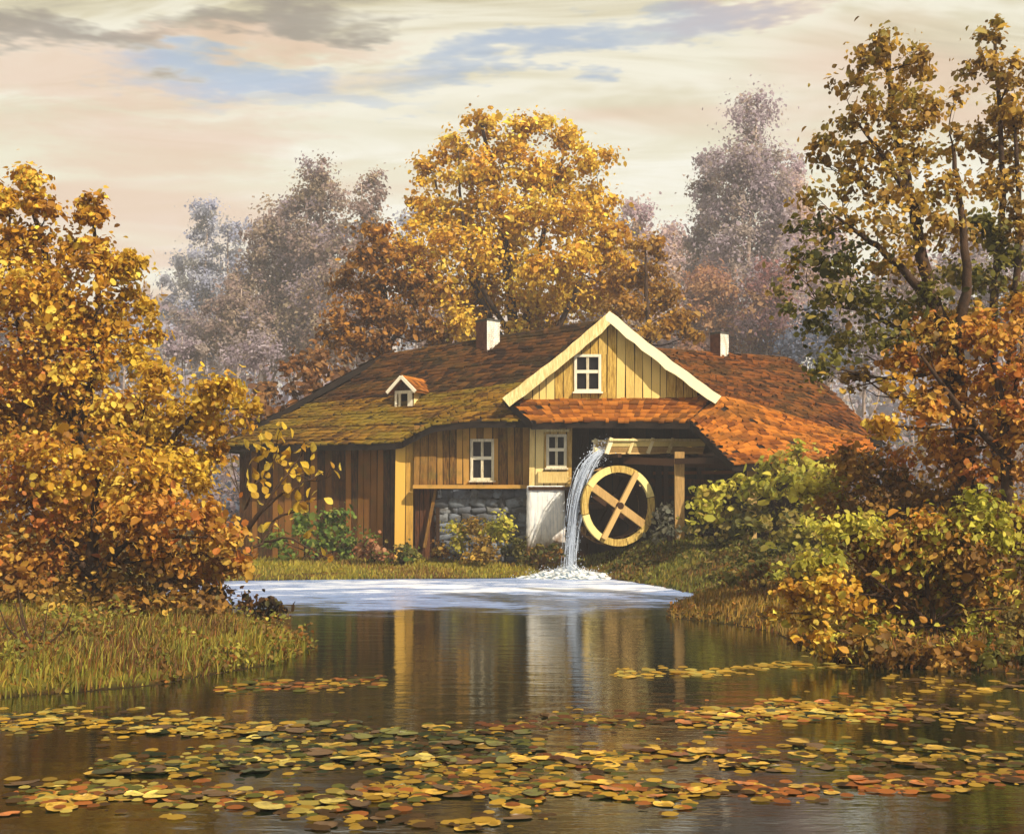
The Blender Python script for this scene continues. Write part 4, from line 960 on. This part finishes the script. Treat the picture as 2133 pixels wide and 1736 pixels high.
plant('brown_bush', 'brown and olive bush on the rise beside the shed roof', 'bush', 27.0,
    [(1770, 960, 60, 44), (1840, 990, 70, 50), (1720, 1010, 56, 44, YGREEN), (1790, 1050, 80, 44), (1880, 1060, 80, 50), (1960, 1050, 70, 60), (2060, 1070, 80, 50)], RUST, [(0.10, [(1850, 1170, 0), (1845, 1080, 0), (1830, 1000, 0)])], leaf=0.12, dens=3.8, seed=14)
plant('waterside_bush', 'big yellow green and russet bush hanging over the dark water on the right', 'bush', 20.9,
    [(1700, 1170, 50, 50, YGREEN), (1770, 1110, 60, 44, YGREEN), (1850, 1140, 80, 56), (1950, 1120, 80, 60), (2050, 1090, 80, 60, YGREEN), (2120, 1140, 50, 90), (1670, 1235, 56, 34, GOLD), (1740, 1240, 76, 50, GOLD), (1850, 1235, 90, 60), (1960, 1220, 90, 66), (2060, 1220, 80, 70), (1690, 1285, 50, 26, GOLD), (1780, 1300, 66, 40, YGREEN),
     (1880, 1310, 80, 44), (1990, 1310, 80, 50, YGREEN), (2090, 1310, 60, 54), (1740, 1345, 36, 28, YGREEN, -0.9), (1830, 1355, 40, 22, YGREEN, -0.9), (1940, 1350, 50, 26, YGREEN, -1.0), (2050, 1355, 50, 28, GREEN, -1.0), (2110, 1350, 36, 30, OCHRE, -1.0), (1620, 1275, 26, 14, GOLD), (1700, 1330, 44, 26, GOLD, -1.2), (1790, 1345, 60, 30, RUST, -1.6), (1880, 1360, 60, 26, RUST, -1.8), (1990, 1365, 70, 28, RUST, -2.0), (2090, 1365, 60, 30, OLIVE, -2.0), (2160, 1300, 50, 80, RUST, -1), (2200, 1180, 70, 80), (2230, 1290, 70, 70, YGREEN), (1900, 1180, 70, 50), (2010, 1170, 80, 60, RUST), (1800, 1190, 60, 50, RUST)],
    RUST + YGREEN[:3] + ORANGE[:2], [(0.06, [(1950, 1370, 0), (1945, 1290, 0), (1930, 1200, 0), (1960, 1120, 0)]), (0.04, [(1946, 1300, 0), (1850, 1230, -0.3), (1760, 1150, -0.3)]), (0.04, [(1946, 1300, 0), (2040, 1220, -0.2), (2090, 1130, -0.2)])], leaf=0.11, dens=4.4, seed=15, singles=110)

# ---- bushes by the mill
plant('yellow_green_bush', 'rounded yellow green bush left of the second shed post', 'bush', 41.5, [(1475, 1020, 40, 30), (1520, 1010, 36, 28), (1500, 1065, 56, 36), (1450, 1060, 34, 34), (1545, 1080, 36, 30, OLIVE), (1470, 1105, 50, 24, OLIVE)], YGREEN, leaf=0.22, dens=2.6, seed=21, group='bushes beside the shed')
plant('yellow_green_bush', 'taller yellow green bush hiding the eave end of the shed', 'bush', 40.5, [(1620, 965, 44, 30), (1665, 955, 36, 26), (1590, 1010, 44, 36), (1650, 1020, 60, 40), (1710, 1000, 46, 44), (1600, 1075, 54, 36, OLIVE), (1680, 1080, 60, 40, OLIVE), (1740, 1060, 40, 40, RUST)], YGREEN, leaf=0.22, dens=2.6, seed=22, group='bushes beside the shed')
plant('olive_bush', 'olive bush low on the slope below the shed', 'bush', 38.0, [(1580, 1110, 44, 30), (1640, 1105, 50, 34), (1700, 1110, 50, 36, YGREEN), (1610, 1145, 50, 22), (1680, 1150, 54, 24, RUST)], OLIVE + YGREEN[:2], leaf=0.19, dens=3.0, seed=29)
plant('bramble', 'low rusty bramble at the edge of the right bank slope', 'bush', 31.0, [(1560, 1190, 46, 22), (1620, 1195, 46, 26, YGREEN), (1660, 1180, 40, 30), (1510, 1200, 30, 14)], RUST + OLIVE[:2], leaf=0.14, dens=3.0, seed=30)
plant('grey_bush', 'grey green bush beside the water wheel rim', 'bush', 44.0, [(1390, 1060, 26, 26), (1410, 1090, 34, 30), (1385, 1110, 30, 20)], pal('#6a6c5c', '#5a5a48', '#77745e', '#4c4a36', '#7f7c70'), leaf=0.17, dens=2.8, seed=23)
plant('green_shrub', 'soft green shrub in front of the dark barn wall', 'shrub', 46.4, [(640, 1095, 36, 40), (690, 1085, 34, 34), (720, 1120, 40, 36), (590, 1130, 36, 28), (660, 1140, 44, 24)], GREEN, leaf=0.17, dens=2.2, seed=24)
plant('pink_shrub', 'small pinkish brown shrub near the honey coloured corner boards', 'shrub', 46.0, [(775, 1125, 30, 26), (800, 1145, 34, 20), (755, 1145, 26, 18)], pal('#a8704c', '#96603c', '#b48460', '#7a6a34', '#66702c'), leaf=0.15, dens=2.0, seed=25)
plant('dark_green_shrub', 'dark green shrub at the foot of the honey coloured corner boards', 'shrub', 45.8, [(838, 1145, 26, 22), (862, 1155, 22, 14), (810, 1160, 20, 12)], GREEN + OLIVE, leaf=0.15, dens=2.2, seed=26)
plant('ochre_shrub', 'ochre and green shrub before the grey stone wall', 'shrub', 45.9, [(955, 1120, 28, 36, YGREEN), (1000, 1100, 30, 30), (1040, 1110, 36, 36, YGREEN), (1010, 1145, 50, 24), (1075, 1140, 28, 26, OLIVE), (930, 1145, 26, 20, RUST)], OCHRE, leaf=0.13, dens=3.0, seed=27)
plant('olive_shrub', 'dusky olive shrub at the foot of the whitewashed pillar', 'shrub', 45.0, [(1125, 1155, 26, 18), (1155, 1150, 22, 16), (1100, 1168, 24, 12)], OLIVE + RUST[:2], leaf=0.14, dens=2.2, seed=28)

# ---- trees behind the mill
plant('golden_tree', 'great golden tree standing directly behind the mill roof', 'tree', 63.0,
    [(1000, 248, 40, 28), (1050, 285, 52, 36), (955, 300, 46, 34), (1125, 270, 40, 34), (1185, 285, 36, 34), (1235, 325, 40, 38), (905, 360, 46, 32), (990, 365, 66, 40), (1090, 355, 66, 46), (1175, 375, 56, 44), (885, 430, 50, 36), (970, 445, 74, 46), (1075, 445, 80, 50), (1170, 455, 70, 50), (1245, 420, 46, 44),
     (870, 510, 60, 44), (960, 530, 80, 50), (1065, 540, 84, 52), (1170, 545, 80, 50), (1255, 500, 56, 44), (900, 600, 76, 46), (1000, 620, 80, 48), (1110, 625, 84, 48), (1210, 615, 76, 46), (1280, 575, 50, 44), (950, 680, 70, 36), (1060, 690, 80, 30), (1160, 680, 70, 34)],
    [c * 1.15 for c in GOLD[:5] + YELLOW + YELLOW], [(0.36, [(1075, 860, 0), (1072, 720, 0), (1055, 560, 0), (1040, 420, 0), (1005, 260, 0)]), (0.22, [(1073, 760, 0), (1110, 600, -0.5), (1140, 450, -0.5), (1180, 300, 0)]), (0.2, [(1073, 760, 0), (1000, 620, 0.5), (940, 480, 0.5), (905, 370, 0)]), (0.18, [(1080, 800, 0), (1180, 650, -1), (1225, 520, -0.6), (1245, 400, 0)]), (0.14, [(1065, 700, 0), (985, 560, -1), (960, 420, -1), (955, 310, 0)])],
    leaf=0.21, dens=4.6, seed=31, twigs=4)
plant('bronze_tree', 'bronze brown tree behind the left end of the dark ridge', 'tree', 61.0,
    [(790, 485, 40, 26), (775, 535, 50, 36), (835, 545, 50, 42), (735, 590, 44, 34), (800, 605, 60, 40), (870, 600, 40, 40), (750, 655, 60, 40), (840, 665, 60, 40), (700, 700, 54, 34), (900, 700, 50, 26), (790, 715, 60, 30)], pal('#a8742a', '#8c5c22', '#b58432', '#6c461c', '#9a6a2a', '#7a5a2a'), [(0.24, [(800, 860, 0), (805, 720, 0), (800, 600, 0), (790, 490, 0)]), (0.14, [(803, 740, 0), (850, 640, 0), (860, 550, 0)])], leaf=0.22, dens=4.0, seed=32)
plant('russet_bush', 'russet undergrowth bush behind the low left slope of the roof', 'bush', 58.0, [(660, 755, 54, 34), (610, 790, 50, 34), (700, 770, 40, 30), (560, 830, 48, 34), (630, 830, 50, 30), (520, 875, 44, 30), (470, 900, 40, 26), (580, 870, 50, 26)], pal('#8a5c30', '#74502c', '#9a7040', '#6a4a34', '#a07848'), leaf=0.27, dens=3.6, seed=33)
plant('amber_tree', 'smaller amber tree behind the right slope of the cream gable', 'tree', 60.0, [(1345, 520, 40, 32), (1325, 575, 50, 36), (1385, 600, 40, 34), (1345, 640, 56, 34), (1410, 660, 40, 26), (1300, 640, 40, 40), (1380, 690, 56, 24), (1440, 695, 34, 18)], pal('#b58830', '#9c7028', '#c49a3c', '#86602a', '#a88440'), [(0.18, [(1350, 850, 0), (1352, 720, 0), (1345, 600, 0), (1345, 525, 0)])], leaf=0.21, dens=3.8, seed=34)

# ---- misty wood on the slope behind, haze put into leaf and bark colours
def misty(u, vtop, hw, Y, palette, label, seed, name='misty_tree', vbot=790, narrow=False, dens=4.0, bark='bark_pale', group='misty trees on the slope behind the mill'):
    rg = np.random.default_rng(seed); cl = []; v = vtop + hw * 0.3; n = 0
    while v < vbot - 40:
        f = (v - vtop) / (vbot - vtop); w = hw * (min(1, 0.25 + 2.2 * f) if not narrow else min(1, 0.15 + 1.1 * f)) * (1 if f < 0.7 else 0.85)
        k = max(1, int(round(w / (hw * 0.42))))
        for j in range(k):
            uu = u + (j - (k - 1) / 2) * w * 1.3 / k + rg.normal(0, hw * 0.10); cl.append((uu, v + rg.normal(0, hw * 0.12), hw * rg.uniform(0.42, 0.62), hw * rg.uniform(0.36, 0.52)))
        v += hw * rg.uniform(0.38, 0.55)
    x = (u - CX) * Y / F; vb = HZ - (gz(x, Y) - CAMH) * F / Y
    tr = [(0.009 * (vb - vtop) * Y / F + 0.05, [(u, vb, 0), (u + rg.normal(0, 6), (vb + vtop) * 0.5, 0), (u + rg.normal(0, 8), vtop + 10, 0)])]
    for s in (-1, 1): tr.append((0.006 * (vb - vtop) * Y / F, [(u, vb - (vb - vtop) * 0.25, 0), (u + s * hw * 0.35, (vb + vtop) * 0.52, 0.5), (u + s * hw * 0.5, vtop + (vb - vtop) * 0.25, 0.5)]))
    plant(name, label, 'tree', Y, cl, palette, tr, leaf=0.36 * Y / 130, dens=dens, seed=seed, group=group, bark=bark, hexa=False, twigs=2, jitter=0.04, lmat='misty_leaf', blend=0.1)
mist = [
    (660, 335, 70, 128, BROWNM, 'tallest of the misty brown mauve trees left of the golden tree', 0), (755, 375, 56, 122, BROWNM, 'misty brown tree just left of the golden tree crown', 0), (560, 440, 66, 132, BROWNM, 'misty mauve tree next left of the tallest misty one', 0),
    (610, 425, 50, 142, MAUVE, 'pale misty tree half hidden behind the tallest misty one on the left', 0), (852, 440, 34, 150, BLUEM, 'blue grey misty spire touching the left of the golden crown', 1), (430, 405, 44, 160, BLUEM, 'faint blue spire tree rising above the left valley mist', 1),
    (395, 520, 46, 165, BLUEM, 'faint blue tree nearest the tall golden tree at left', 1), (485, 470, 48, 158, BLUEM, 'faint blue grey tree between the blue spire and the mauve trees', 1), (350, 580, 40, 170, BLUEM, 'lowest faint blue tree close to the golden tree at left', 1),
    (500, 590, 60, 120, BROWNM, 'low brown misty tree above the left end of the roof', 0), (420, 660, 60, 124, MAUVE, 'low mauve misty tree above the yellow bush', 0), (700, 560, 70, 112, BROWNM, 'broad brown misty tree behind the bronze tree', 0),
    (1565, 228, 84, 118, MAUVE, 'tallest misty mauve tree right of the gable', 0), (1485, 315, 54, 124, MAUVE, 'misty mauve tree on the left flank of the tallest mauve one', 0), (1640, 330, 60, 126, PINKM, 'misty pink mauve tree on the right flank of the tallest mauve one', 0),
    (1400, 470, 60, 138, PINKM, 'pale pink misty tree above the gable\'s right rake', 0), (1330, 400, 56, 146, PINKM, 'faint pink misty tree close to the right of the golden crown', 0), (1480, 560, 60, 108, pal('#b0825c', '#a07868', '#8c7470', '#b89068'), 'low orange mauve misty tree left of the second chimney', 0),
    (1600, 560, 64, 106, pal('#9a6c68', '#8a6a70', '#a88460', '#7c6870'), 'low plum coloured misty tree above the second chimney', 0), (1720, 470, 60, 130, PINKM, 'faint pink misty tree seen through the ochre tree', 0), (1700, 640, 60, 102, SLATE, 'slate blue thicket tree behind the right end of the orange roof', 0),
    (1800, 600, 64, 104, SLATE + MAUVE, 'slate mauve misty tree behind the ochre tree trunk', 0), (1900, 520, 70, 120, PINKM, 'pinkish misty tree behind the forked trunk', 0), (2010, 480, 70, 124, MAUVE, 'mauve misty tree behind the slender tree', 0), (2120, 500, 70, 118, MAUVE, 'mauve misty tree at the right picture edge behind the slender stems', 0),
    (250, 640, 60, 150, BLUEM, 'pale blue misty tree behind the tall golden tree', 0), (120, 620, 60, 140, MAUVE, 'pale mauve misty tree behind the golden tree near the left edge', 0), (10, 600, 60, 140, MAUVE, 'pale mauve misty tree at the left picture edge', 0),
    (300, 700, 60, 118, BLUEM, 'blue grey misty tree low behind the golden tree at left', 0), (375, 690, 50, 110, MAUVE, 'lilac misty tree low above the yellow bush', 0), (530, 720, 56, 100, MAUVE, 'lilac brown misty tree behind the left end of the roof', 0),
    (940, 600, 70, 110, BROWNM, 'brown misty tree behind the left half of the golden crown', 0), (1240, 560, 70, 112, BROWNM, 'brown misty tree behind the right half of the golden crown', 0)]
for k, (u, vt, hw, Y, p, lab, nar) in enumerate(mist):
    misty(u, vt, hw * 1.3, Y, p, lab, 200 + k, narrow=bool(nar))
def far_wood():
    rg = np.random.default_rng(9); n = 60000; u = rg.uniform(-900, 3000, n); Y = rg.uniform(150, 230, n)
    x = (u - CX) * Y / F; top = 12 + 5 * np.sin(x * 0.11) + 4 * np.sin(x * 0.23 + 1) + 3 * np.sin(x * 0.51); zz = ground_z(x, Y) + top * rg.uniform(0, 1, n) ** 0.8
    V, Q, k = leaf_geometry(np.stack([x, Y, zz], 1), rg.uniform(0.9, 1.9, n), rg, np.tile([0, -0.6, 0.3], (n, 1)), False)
    c = np.array(BLUEM + MAUVE)[rg.integers(0, len(BLUEM + MAUVE), n)] * np.exp(rg.normal(0, 0.1, (n, 1)))  # pale palettes carry most of the haze in their colour
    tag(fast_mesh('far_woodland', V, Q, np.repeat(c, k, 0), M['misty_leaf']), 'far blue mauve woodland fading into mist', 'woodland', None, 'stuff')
far_wood()
def undergrowth():
    rg = np.random.default_rng(19); n = 60000; u = rg.uniform(-600, 2800, n); Y = rg.uniform(72, 112, n)
    x = (u - CX) * Y / F; top = 3.2 + 1.5 * np.sin(x * 0.31 + Y * 0.2) + 1.3 * np.sin(x * 0.73 + 1 - Y * 0.13); zz = ground_z(x, Y) + np.maximum(top, 0.5) * rg.uniform(0, 1, n) ** 0.9
    V, Q, k = leaf_geometry(np.stack([x, Y, zz], 1), rg.uniform(0.3, 0.65, n), rg, np.tile([0, -0.5, 0.4], (n, 1)), False)
    P_ = SLATE[:2] + MAUVE + BROWNM + SLATE; ci = np.clip((0.5 + 0.4 * np.sin(x * 0.17 + 1.0) + rg.normal(0, 0.2, n)), 0, 0.999) * len(P_)  # same haze-toned palettes as the misty trees
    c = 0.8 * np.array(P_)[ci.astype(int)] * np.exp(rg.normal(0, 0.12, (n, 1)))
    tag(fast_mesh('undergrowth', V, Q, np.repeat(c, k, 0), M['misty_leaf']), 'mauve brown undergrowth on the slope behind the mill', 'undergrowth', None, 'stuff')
undergrowth()

# ------------------------------------------------------------------ grass
def grass(name, label, region, n, hmin, hmax, palette, seed, wid=0.02, lean=0.35):
    rg = np.random.default_rng(seed); x0, x1, y0, y1 = region
    x = rg.uniform(x0, x1, n * 3); y = rg.uniform(y0, y1, n * 3); d = pond_dist(x, y); ok = (d > 0.02); x, y, d = x[ok][:n], y[ok][:n], d[ok][:n]
    tuft = 0.5 + 0.5 * np.sin(x * 2.1 + 1.3 * np.sin(y * 1.7)) * np.sin(y * 1.9 + x * 0.6); keep = rg.random(len(x)) < 0.35 + 0.65 * tuft; x, y, tuft = x[keep], y[keep], tuft[keep]
    n = len(x); z = ground_z(x, y) - 0.02; h = rg.uniform(hmin, hmax, n) * (0.6 + 0.6 * tuft); b = np.stack([x, y, z], 1)
    ang = rg.uniform(0, 2 * np.pi, n); ln = rg.normal(0, lean, n) * h; dv = np.stack([np.cos(ang) * ln + 0.1 * h, np.sin(ang) * ln, h], 1)
    s = np.stack([np.cos(ang + 1.57), np.sin(ang + 1.57) * 0.5, np.zeros(n)], 1) * (wid * rg.uniform(0.6, 1.5, n))[:, None]
    mid = b + dv * np.array([0.35, 0.35, 0.58]); tip = b + dv
    V = np.stack([b - s, b + s, mid + s * 0.8, mid - s * 0.8, tip + s * 0.12, tip - s * 0.12], 1).reshape(-1, 3)
    Q = (np.array([(0, 1, 2, 3), (3, 2, 4, 5)])[None] + (np.arange(n) * 6)[:, None, None]).reshape(-1, 4)
    pa = np.array(palette); ci = (np.clip((0.5 + 0.35 * np.sin(x * 0.9 + 2 * np.sin(y * 0.7)) + rg.normal(0, 0.25, n)), 0, 0.999) * len(pa)).astype(int)
    c = pa[ci] * np.exp(rg.normal(0, 0.15, (n, 1)))
    tag(fast_mesh(name, V, Q, np.repeat(c, 6, 0), M['grass']), label, 'grass', None, 'stuff')
GR = pal('#8e7e2c', '#7c7a28', '#6a6a26', '#84682a', '#7a5024', '#5c5c22', '#968a36', '#664626')
grass('bank_grass', 'long yellow green grass on the near left bank', (-17, -3.3, 14, 26), 62000, 0.07, 0.32, GR, 1, 0.011, 0.5)
grass('tail_grass', 'dry yellow grass along the right bank point', (2.2, 12, 18, 33), 26000, 0.08, 0.26, pal('#8a6a2a', '#7a6426', '#9a7a30', '#6a5a24', '#7c4e22'), 2, 0.016)
grass('mill_turf', 'short olive yellow turf strip before the mill', (-13, 2.2, 41.2, 48), 26000, 0.08, 0.22, pal('#94882a', '#86762a', '#7a7a2a', '#a08c34', '#7a5c28'), 3, 0.022)
grass('rise_grass', 'green brown grass on the rise below the wheel', (2.4, 16, 33, 48), 34000, 0.06, 0.22, pal('#6c6e26', '#5a5c20', '#7c7028', '#4a4a1c', '#745428'), 4, 0.022)

def weeds(name, label, region, n, top, palette, seed, size=(0.05, 0.11)):
    rg = np.random.default_rng(seed); x0, x1, y0, y1 = region; x = rg.uniform(x0, x1, n); y = rg.uniform(y0, y1, n); d = pond_dist(x, y)
    m = np.sin(x * 1.7 + 1.9 * np.sin(y * 1.3 + seed)) * np.sin(y * 1.5 + 1.1 * np.sin(x * 0.9)) + 0.5 * np.sin(x * 3.7 + y * 2.9); ok = (d > -0.05) & (m + rg.normal(0, 0.3, n) > 0.15); x, y, m = x[ok], y[ok], m[ok]; n = len(x)
    z = ground_z(x, y) + np.clip(m, 0.1, 1.2) * top * rg.uniform(0, 1, n) ** 1.3 + 0.02
    V, Q, k = leaf_geometry(np.stack([x, y, np.maximum(z, 0.03)], 1), rg.uniform(*size, n), rg, np.tile([0.1, -0.3, 0.5], (n, 1)))
    ci = np.clip(0.5 + 0.4 * np.sin(x * 1.1 + 1.3 * y) + rg.normal(0, 0.25, n), 0, 0.999) * len(palette); c = np.array(palette)[ci.astype(int)] * np.exp(rg.normal(0, 0.2, (n, 1)))
    tag(fast_mesh(name, V, Q, np.repeat(c, k, 0), M['leaf']), label, 'weeds', None, 'stuff')
weeds('bank_weeds', 'brown and green weeds tangled in the left bank grass', (-16, -3.2, 14.5, 25), 34000, 0.42, pal('#7a5a28', '#8a6a2e', '#6a6a2a', '#7c7c30', '#94602c', '#5c4a20', '#98903c'), 61)
weeds('shore_weeds', 'rusty weeds and fallen leaves along the right bank', (2.4, 12, 18.6, 34), 20000, 0.25, pal('#7a5426', '#8a6a2e', '#6a5a28', '#94662c', '#5c4420'), 62)
weeds('slope_weeds', 'dark olive weeds on the slope under the wheel', (3, 15, 34, 46), 22000, 0.35, pal('#4e5020', '#62602a', '#74602a', '#5a4a22', '#7c7830'), 63, (0.08, 0.18))

# ------------------------------------------------------------------ floating leaves
PADC = {'yellow ochre': '#b08c30', 'pale straw': '#bca850', 'olive green': '#5c5c24', 'dark green': '#2c361a', 'brown': '#563e20', 'orange': '#a8642c', 'golden': '#c69c34', 'russet': '#6a3c1e'}
def pad_mat(nm, hx):
    m, g, b = new_mat('floating_leaf_' + nm.replace(' ', '_')); pos = g.n('ShaderNodeNewGeometry').outputs['Position']; r = g.n('ShaderNodeObjectInfo').outputs['Random']
    c0 = np.array(hexc(hx)); c = g.mix(r, (*(c0 * 0.75), 1), (*np.clip(c0 * 1.15, 0, 0.9), 1)); c = g.mix(g.rng(g.noise(pos, 9, 5, 0.65), 0.45, 0.7, 0, 0.8), c, rgba('#3c2a12'))
    g.t.links.new(c, b.inputs['Base Color']); b.inputs['Roughness'].default_value = 0.45; bump(g, b, g.noise(pos, 20, 4), 0.4, 0.02); return m
PADM = {k: pad_mat(k, v) for k, v in PADC.items()}
def pad_mesh(seed, mat):
    rg = np.random.default_rng(seed); V, Fc = [(0, 0, 0.012)], []; n = 16; cut = rg.uniform(0, 6.28)
    for ring, (rr, zz) in enumerate(((0.55, 0.012), (0.92, 0.016), (1.0, 0.025))):
        for i in range(n):
            t = 2 * math.pi * i / n; notch = 0.45 if abs((t - cut + math.pi) % (2 * math.pi) - math.pi) < 0.2 and ring > 0 else 1.0
            w = 1 + 0.08 * math.sin(3 * t + seed) + rg.normal(0, 0.025); V.append((math.cos(t) * rr * w * notch, math.sin(t) * rr * w * notch * 0.9, zz + (0.09 * max(0, math.sin(t * 1 + seed * 1.7)) ** 3 if ring == 2 else 0.0) + abs(rg.normal(0, 0.008))))
    for i in range(n):
        j = (i + 1) % n; Fc.append((0, 1 + i, 1 + j)); Fc.append((1 + i, 1 + n + i, 1 + n + j, 1 + j)); Fc.append((1 + n + i, 1 + 2 * n + i, 1 + 2 * n + j, 1 + n + j))
    me = bpy.data.meshes.new('floating_leaf'); me.from_pydata(V, [], Fc); me.materials.append(mat); me.polygons.foreach_set('use_smooth', [True] * len(me.polygons)); return me
PM = {k: [pad_mesh(i * 3 + j, m) for i in range(4)] for j, (k, m) in enumerate(PADM.items())}
# drifts: (u range, v centre, v spread, count, size range in metres, colours, phrase)
DR = [((450, 800), 1432, 7, 20, (0.14, 0.26), ('yellow ochre', 'olive green', 'orange', 'brown'), 'off the tip of the left bank'),
      ((1280, 1900), 1394, 5, 26, (0.12, 0.26), ('golden', 'yellow ochre', 'pale straw'), 'under the overhanging right bush'),
      ((1850, 2133), 1420, 12, 10, (0.14, 0.3), ('yellow ochre', 'brown'), 'in the dark corner below the right bush'),
      ((0, 620), 1512, 12, 52, (0.13, 0.26), ('golden', 'yellow ochre', 'pale straw', 'dark green', 'brown'), 'in the upper left drift near the bank'),
      ((560, 1100), 1540, 16, 34, (0.13, 0.30), ('olive green', 'yellow ochre', 'dark green', 'brown'), 'in the drift across the middle of the pond'),
      ((1000, 1440), 1503, 10, 24, (0.12, 0.24), ('brown', 'yellow ochre', 'russet', 'olive green'), 'in the thin drift below the wheel reflection'),
      ((1420, 1900), 1488, 12, 56, (0.13, 0.27), ('golden', 'yellow ochre', 'orange', 'pale straw', 'dark green'), 'in the bright drift on the right half'),
      ((1880, 2133), 1500, 14, 14, (0.13, 0.26), ('brown', 'yellow ochre'), 'at the right end of the upper drift'),
      ((200, 950), 1590, 15, 46, (0.13, 0.28), ('yellow ochre', 'olive green', 'pale straw', 'brown', 'dark green'), 'in the second drift on the left'),
      ((900, 1600), 1585, 14, 46, (0.13, 0.30), ('golden', 'olive green', 'russet', 'yellow ochre', 'brown'), 'in the second drift across the middle'),
      ((1560, 2133), 1582, 14, 28, (0.14, 0.28), ('yellow ochre', 'brown', 'olive green'), 'in the second drift on the right'),
      ((20, 760), 1662, 16, 36, (0.13, 0.25), ('yellow ochre', 'brown', 'pale straw', 'orange', 'olive green'), 'in the nearest drift on the left'),
      ((740, 1450), 1650, 16, 40, (0.13, 0.25), ('yellow ochre', 'olive green', 'orange', 'brown', 'golden'), 'in the nearest drift across the middle'),
      ((1440, 2133), 1637, 10, 24, (0.14, 0.26), ('yellow ochre', 'orange', 'brown'), 'in the nearest drift on the right'),
      ((650, 1150), 1705, 8, 7, (0.10, 0.2), ('yellow ochre', 'brown'), 'drifting alone near the bottom of the picture')]
def floating_leaves():
    rg = np.random.default_rng(123); items = []; members = {}
    for (u0, u1), v, sv, n, (a, b2), cols, ph in DR:
        for k in range(n):
            u = u0 + (u1 - u0) * ((k + rg.uniform(-0.6, 0.6) + 0.5) / n); vv = v + 11 * math.sin(u / 150 + v) + 5 * math.sin(u / 43 + 2 * v) + rg.normal(0, sv * 0.75); r = rg.uniform(a, b2) * 0.588
            w = np.array([1.0 / (1 + 0.45 * i) for i in range(len(cols))]); items.append((u, vv, r, cols[int(rg.choice(len(cols), p=w / w.sum()))], ph))
    items.sort(key=lambda t: -t[2] * (t[1] - HZ)); placed = []; small = []
    for u, vv, r, c, ph in items:
        Y = F * CAMH / (vv - HZ); x = (u - CX) * Y / F; z = 0.006
        if pond_dist(np.array([x]), np.array([Y]))[0] > -0.1: continue
        if any((x - a) ** 2 + (Y - b_) ** 2 < (0.8 * (r + c_)) ** 2 for a, b_, c_ in placed): z = 0.022 + rg.uniform(0, 0.012)
        rot = (rg.normal(0, 0.03), rg.normal(0, 0.03), rg.uniform(0, 6.28)); placed.append((x, Y, r))
        if len(placed) <= 295:
            o = bpy.data.objects.new('floating_leaf', PM[c][int(rg.integers(4))]); o.location = (x, Y, z); o.rotation_euler = rot; k_ = rg.uniform(0.75, 1.25); o.scale = (r * k_, r / k_ * rg.uniform(0.8, 1.1), r * rg.uniform(0.6, 1.5)); COL.objects.link(o)
            tag(o, None, 'floating leaf', c + ' leaves floating ' + ph); members.setdefault((c, ph), []).append((u, o))
        else: small.append((x, Y, z, r, c))
    ORD = 'leftmost second third fourth fifth sixth seventh eighth ninth tenth eleventh twelfth thirteenth fourteenth fifteenth sixteenth seventeenth eighteenth nineteenth twentieth'.split()
    for (c, ph), lst in members.items():
        lst.sort(key=lambda t: t[0])
        for k, (_, o) in enumerate(lst):
            w = ORD[k] if k < len(ORD) else 'rightmost'
            o['label'] = (c + ' leaf floating ' + ph) if len(lst) == 1 else (w + ' ' + c + ' leaf ' + ('' if k in (0,) or k >= len(ORD) else 'from the left ') + ph)
    # crumbs of smaller leaves between them
    for (u0, u1), v, sv, n, _, cols, ph in DR:
        for k in range(int(n * 8)):
            uu = rg.uniform(u0, u1); vv = v + 11 * math.sin(uu / 150 + v) + 5 * math.sin(uu / 43 + 2 * v) + rg.normal(0, sv * 1.1); Y = F * CAMH / (vv - HZ); x = (uu - CX) * Y / F
            if pond_dist(np.array([x]), np.array([Y]))[0] < -0.1: small.append((x, Y, 0.005, rg.uniform(0.015, 0.10), cols[int(rg.integers(len(cols)))]))
    V, Q, C = [], [], []
    for x, Y, z, r, c in small:
        k = len(V); ph = rg.uniform(0, 6.28); cc = np.array(hexc(PADC[c])) * rg.uniform(0.5, 1.1)
        for i in range(8):
            t = ph + i * math.pi / 4; V.append((x + math.cos(t) * r * rg.uniform(0.8, 1.1), Y + math.sin(t) * r * 0.8, z + 0.008 + max(0, math.sin(t)) * 0.010)); C.append(cc)
        Q += [(k, k + 1, k + 2, k + 3), (k, k + 3, k + 4, k + 7), (k + 4, k + 5, k + 6, k + 7)]
    tag(fast_mesh('leaf_litter', V, Q, np.array(C), M['leaf'], None), 'scraps of small leaves strewn on the pond between the drifts', 'leaf litter', None, 'stuff')
floating_leaves()

# ------------------------------------------------------------------ haze
def haze():
    x0, x1, y0, y1, z0, z1 = -345, 345, -75, 345, -2.2, 52.0
    V = [(x, y, z) for z in (z0, z1) for y in (y0, y1) for x in (x0, x1)]
    o = mesh('haze', V, [(0, 2, 3, 1), (4, 5, 7, 6), (0, 1, 5, 4), (2, 6, 7, 3), (0, 4, 6, 2), (1, 3, 7, 5)])
    m = bpy.data.materials.new('mist'); m.use_nodes = True; t = m.node_tree; t.nodes.clear()
    v = t.nodes.new('ShaderNodeVolumePrincipled'); v.inputs['Color'].default_value = (0.88, 0.90, 1.0, 1); v.inputs['Density'].default_value = 0.0011; v.inputs['Anisotropy'].default_value = 0.0
    out = t.nodes.new('ShaderNodeOutputMaterial'); t.links.new(v.outputs[0], out.inputs['Volume']); o.data.materials.append(m)
    tag(o, 'thin autumn mist filling the valley air', None, None, 'stuff')
haze()
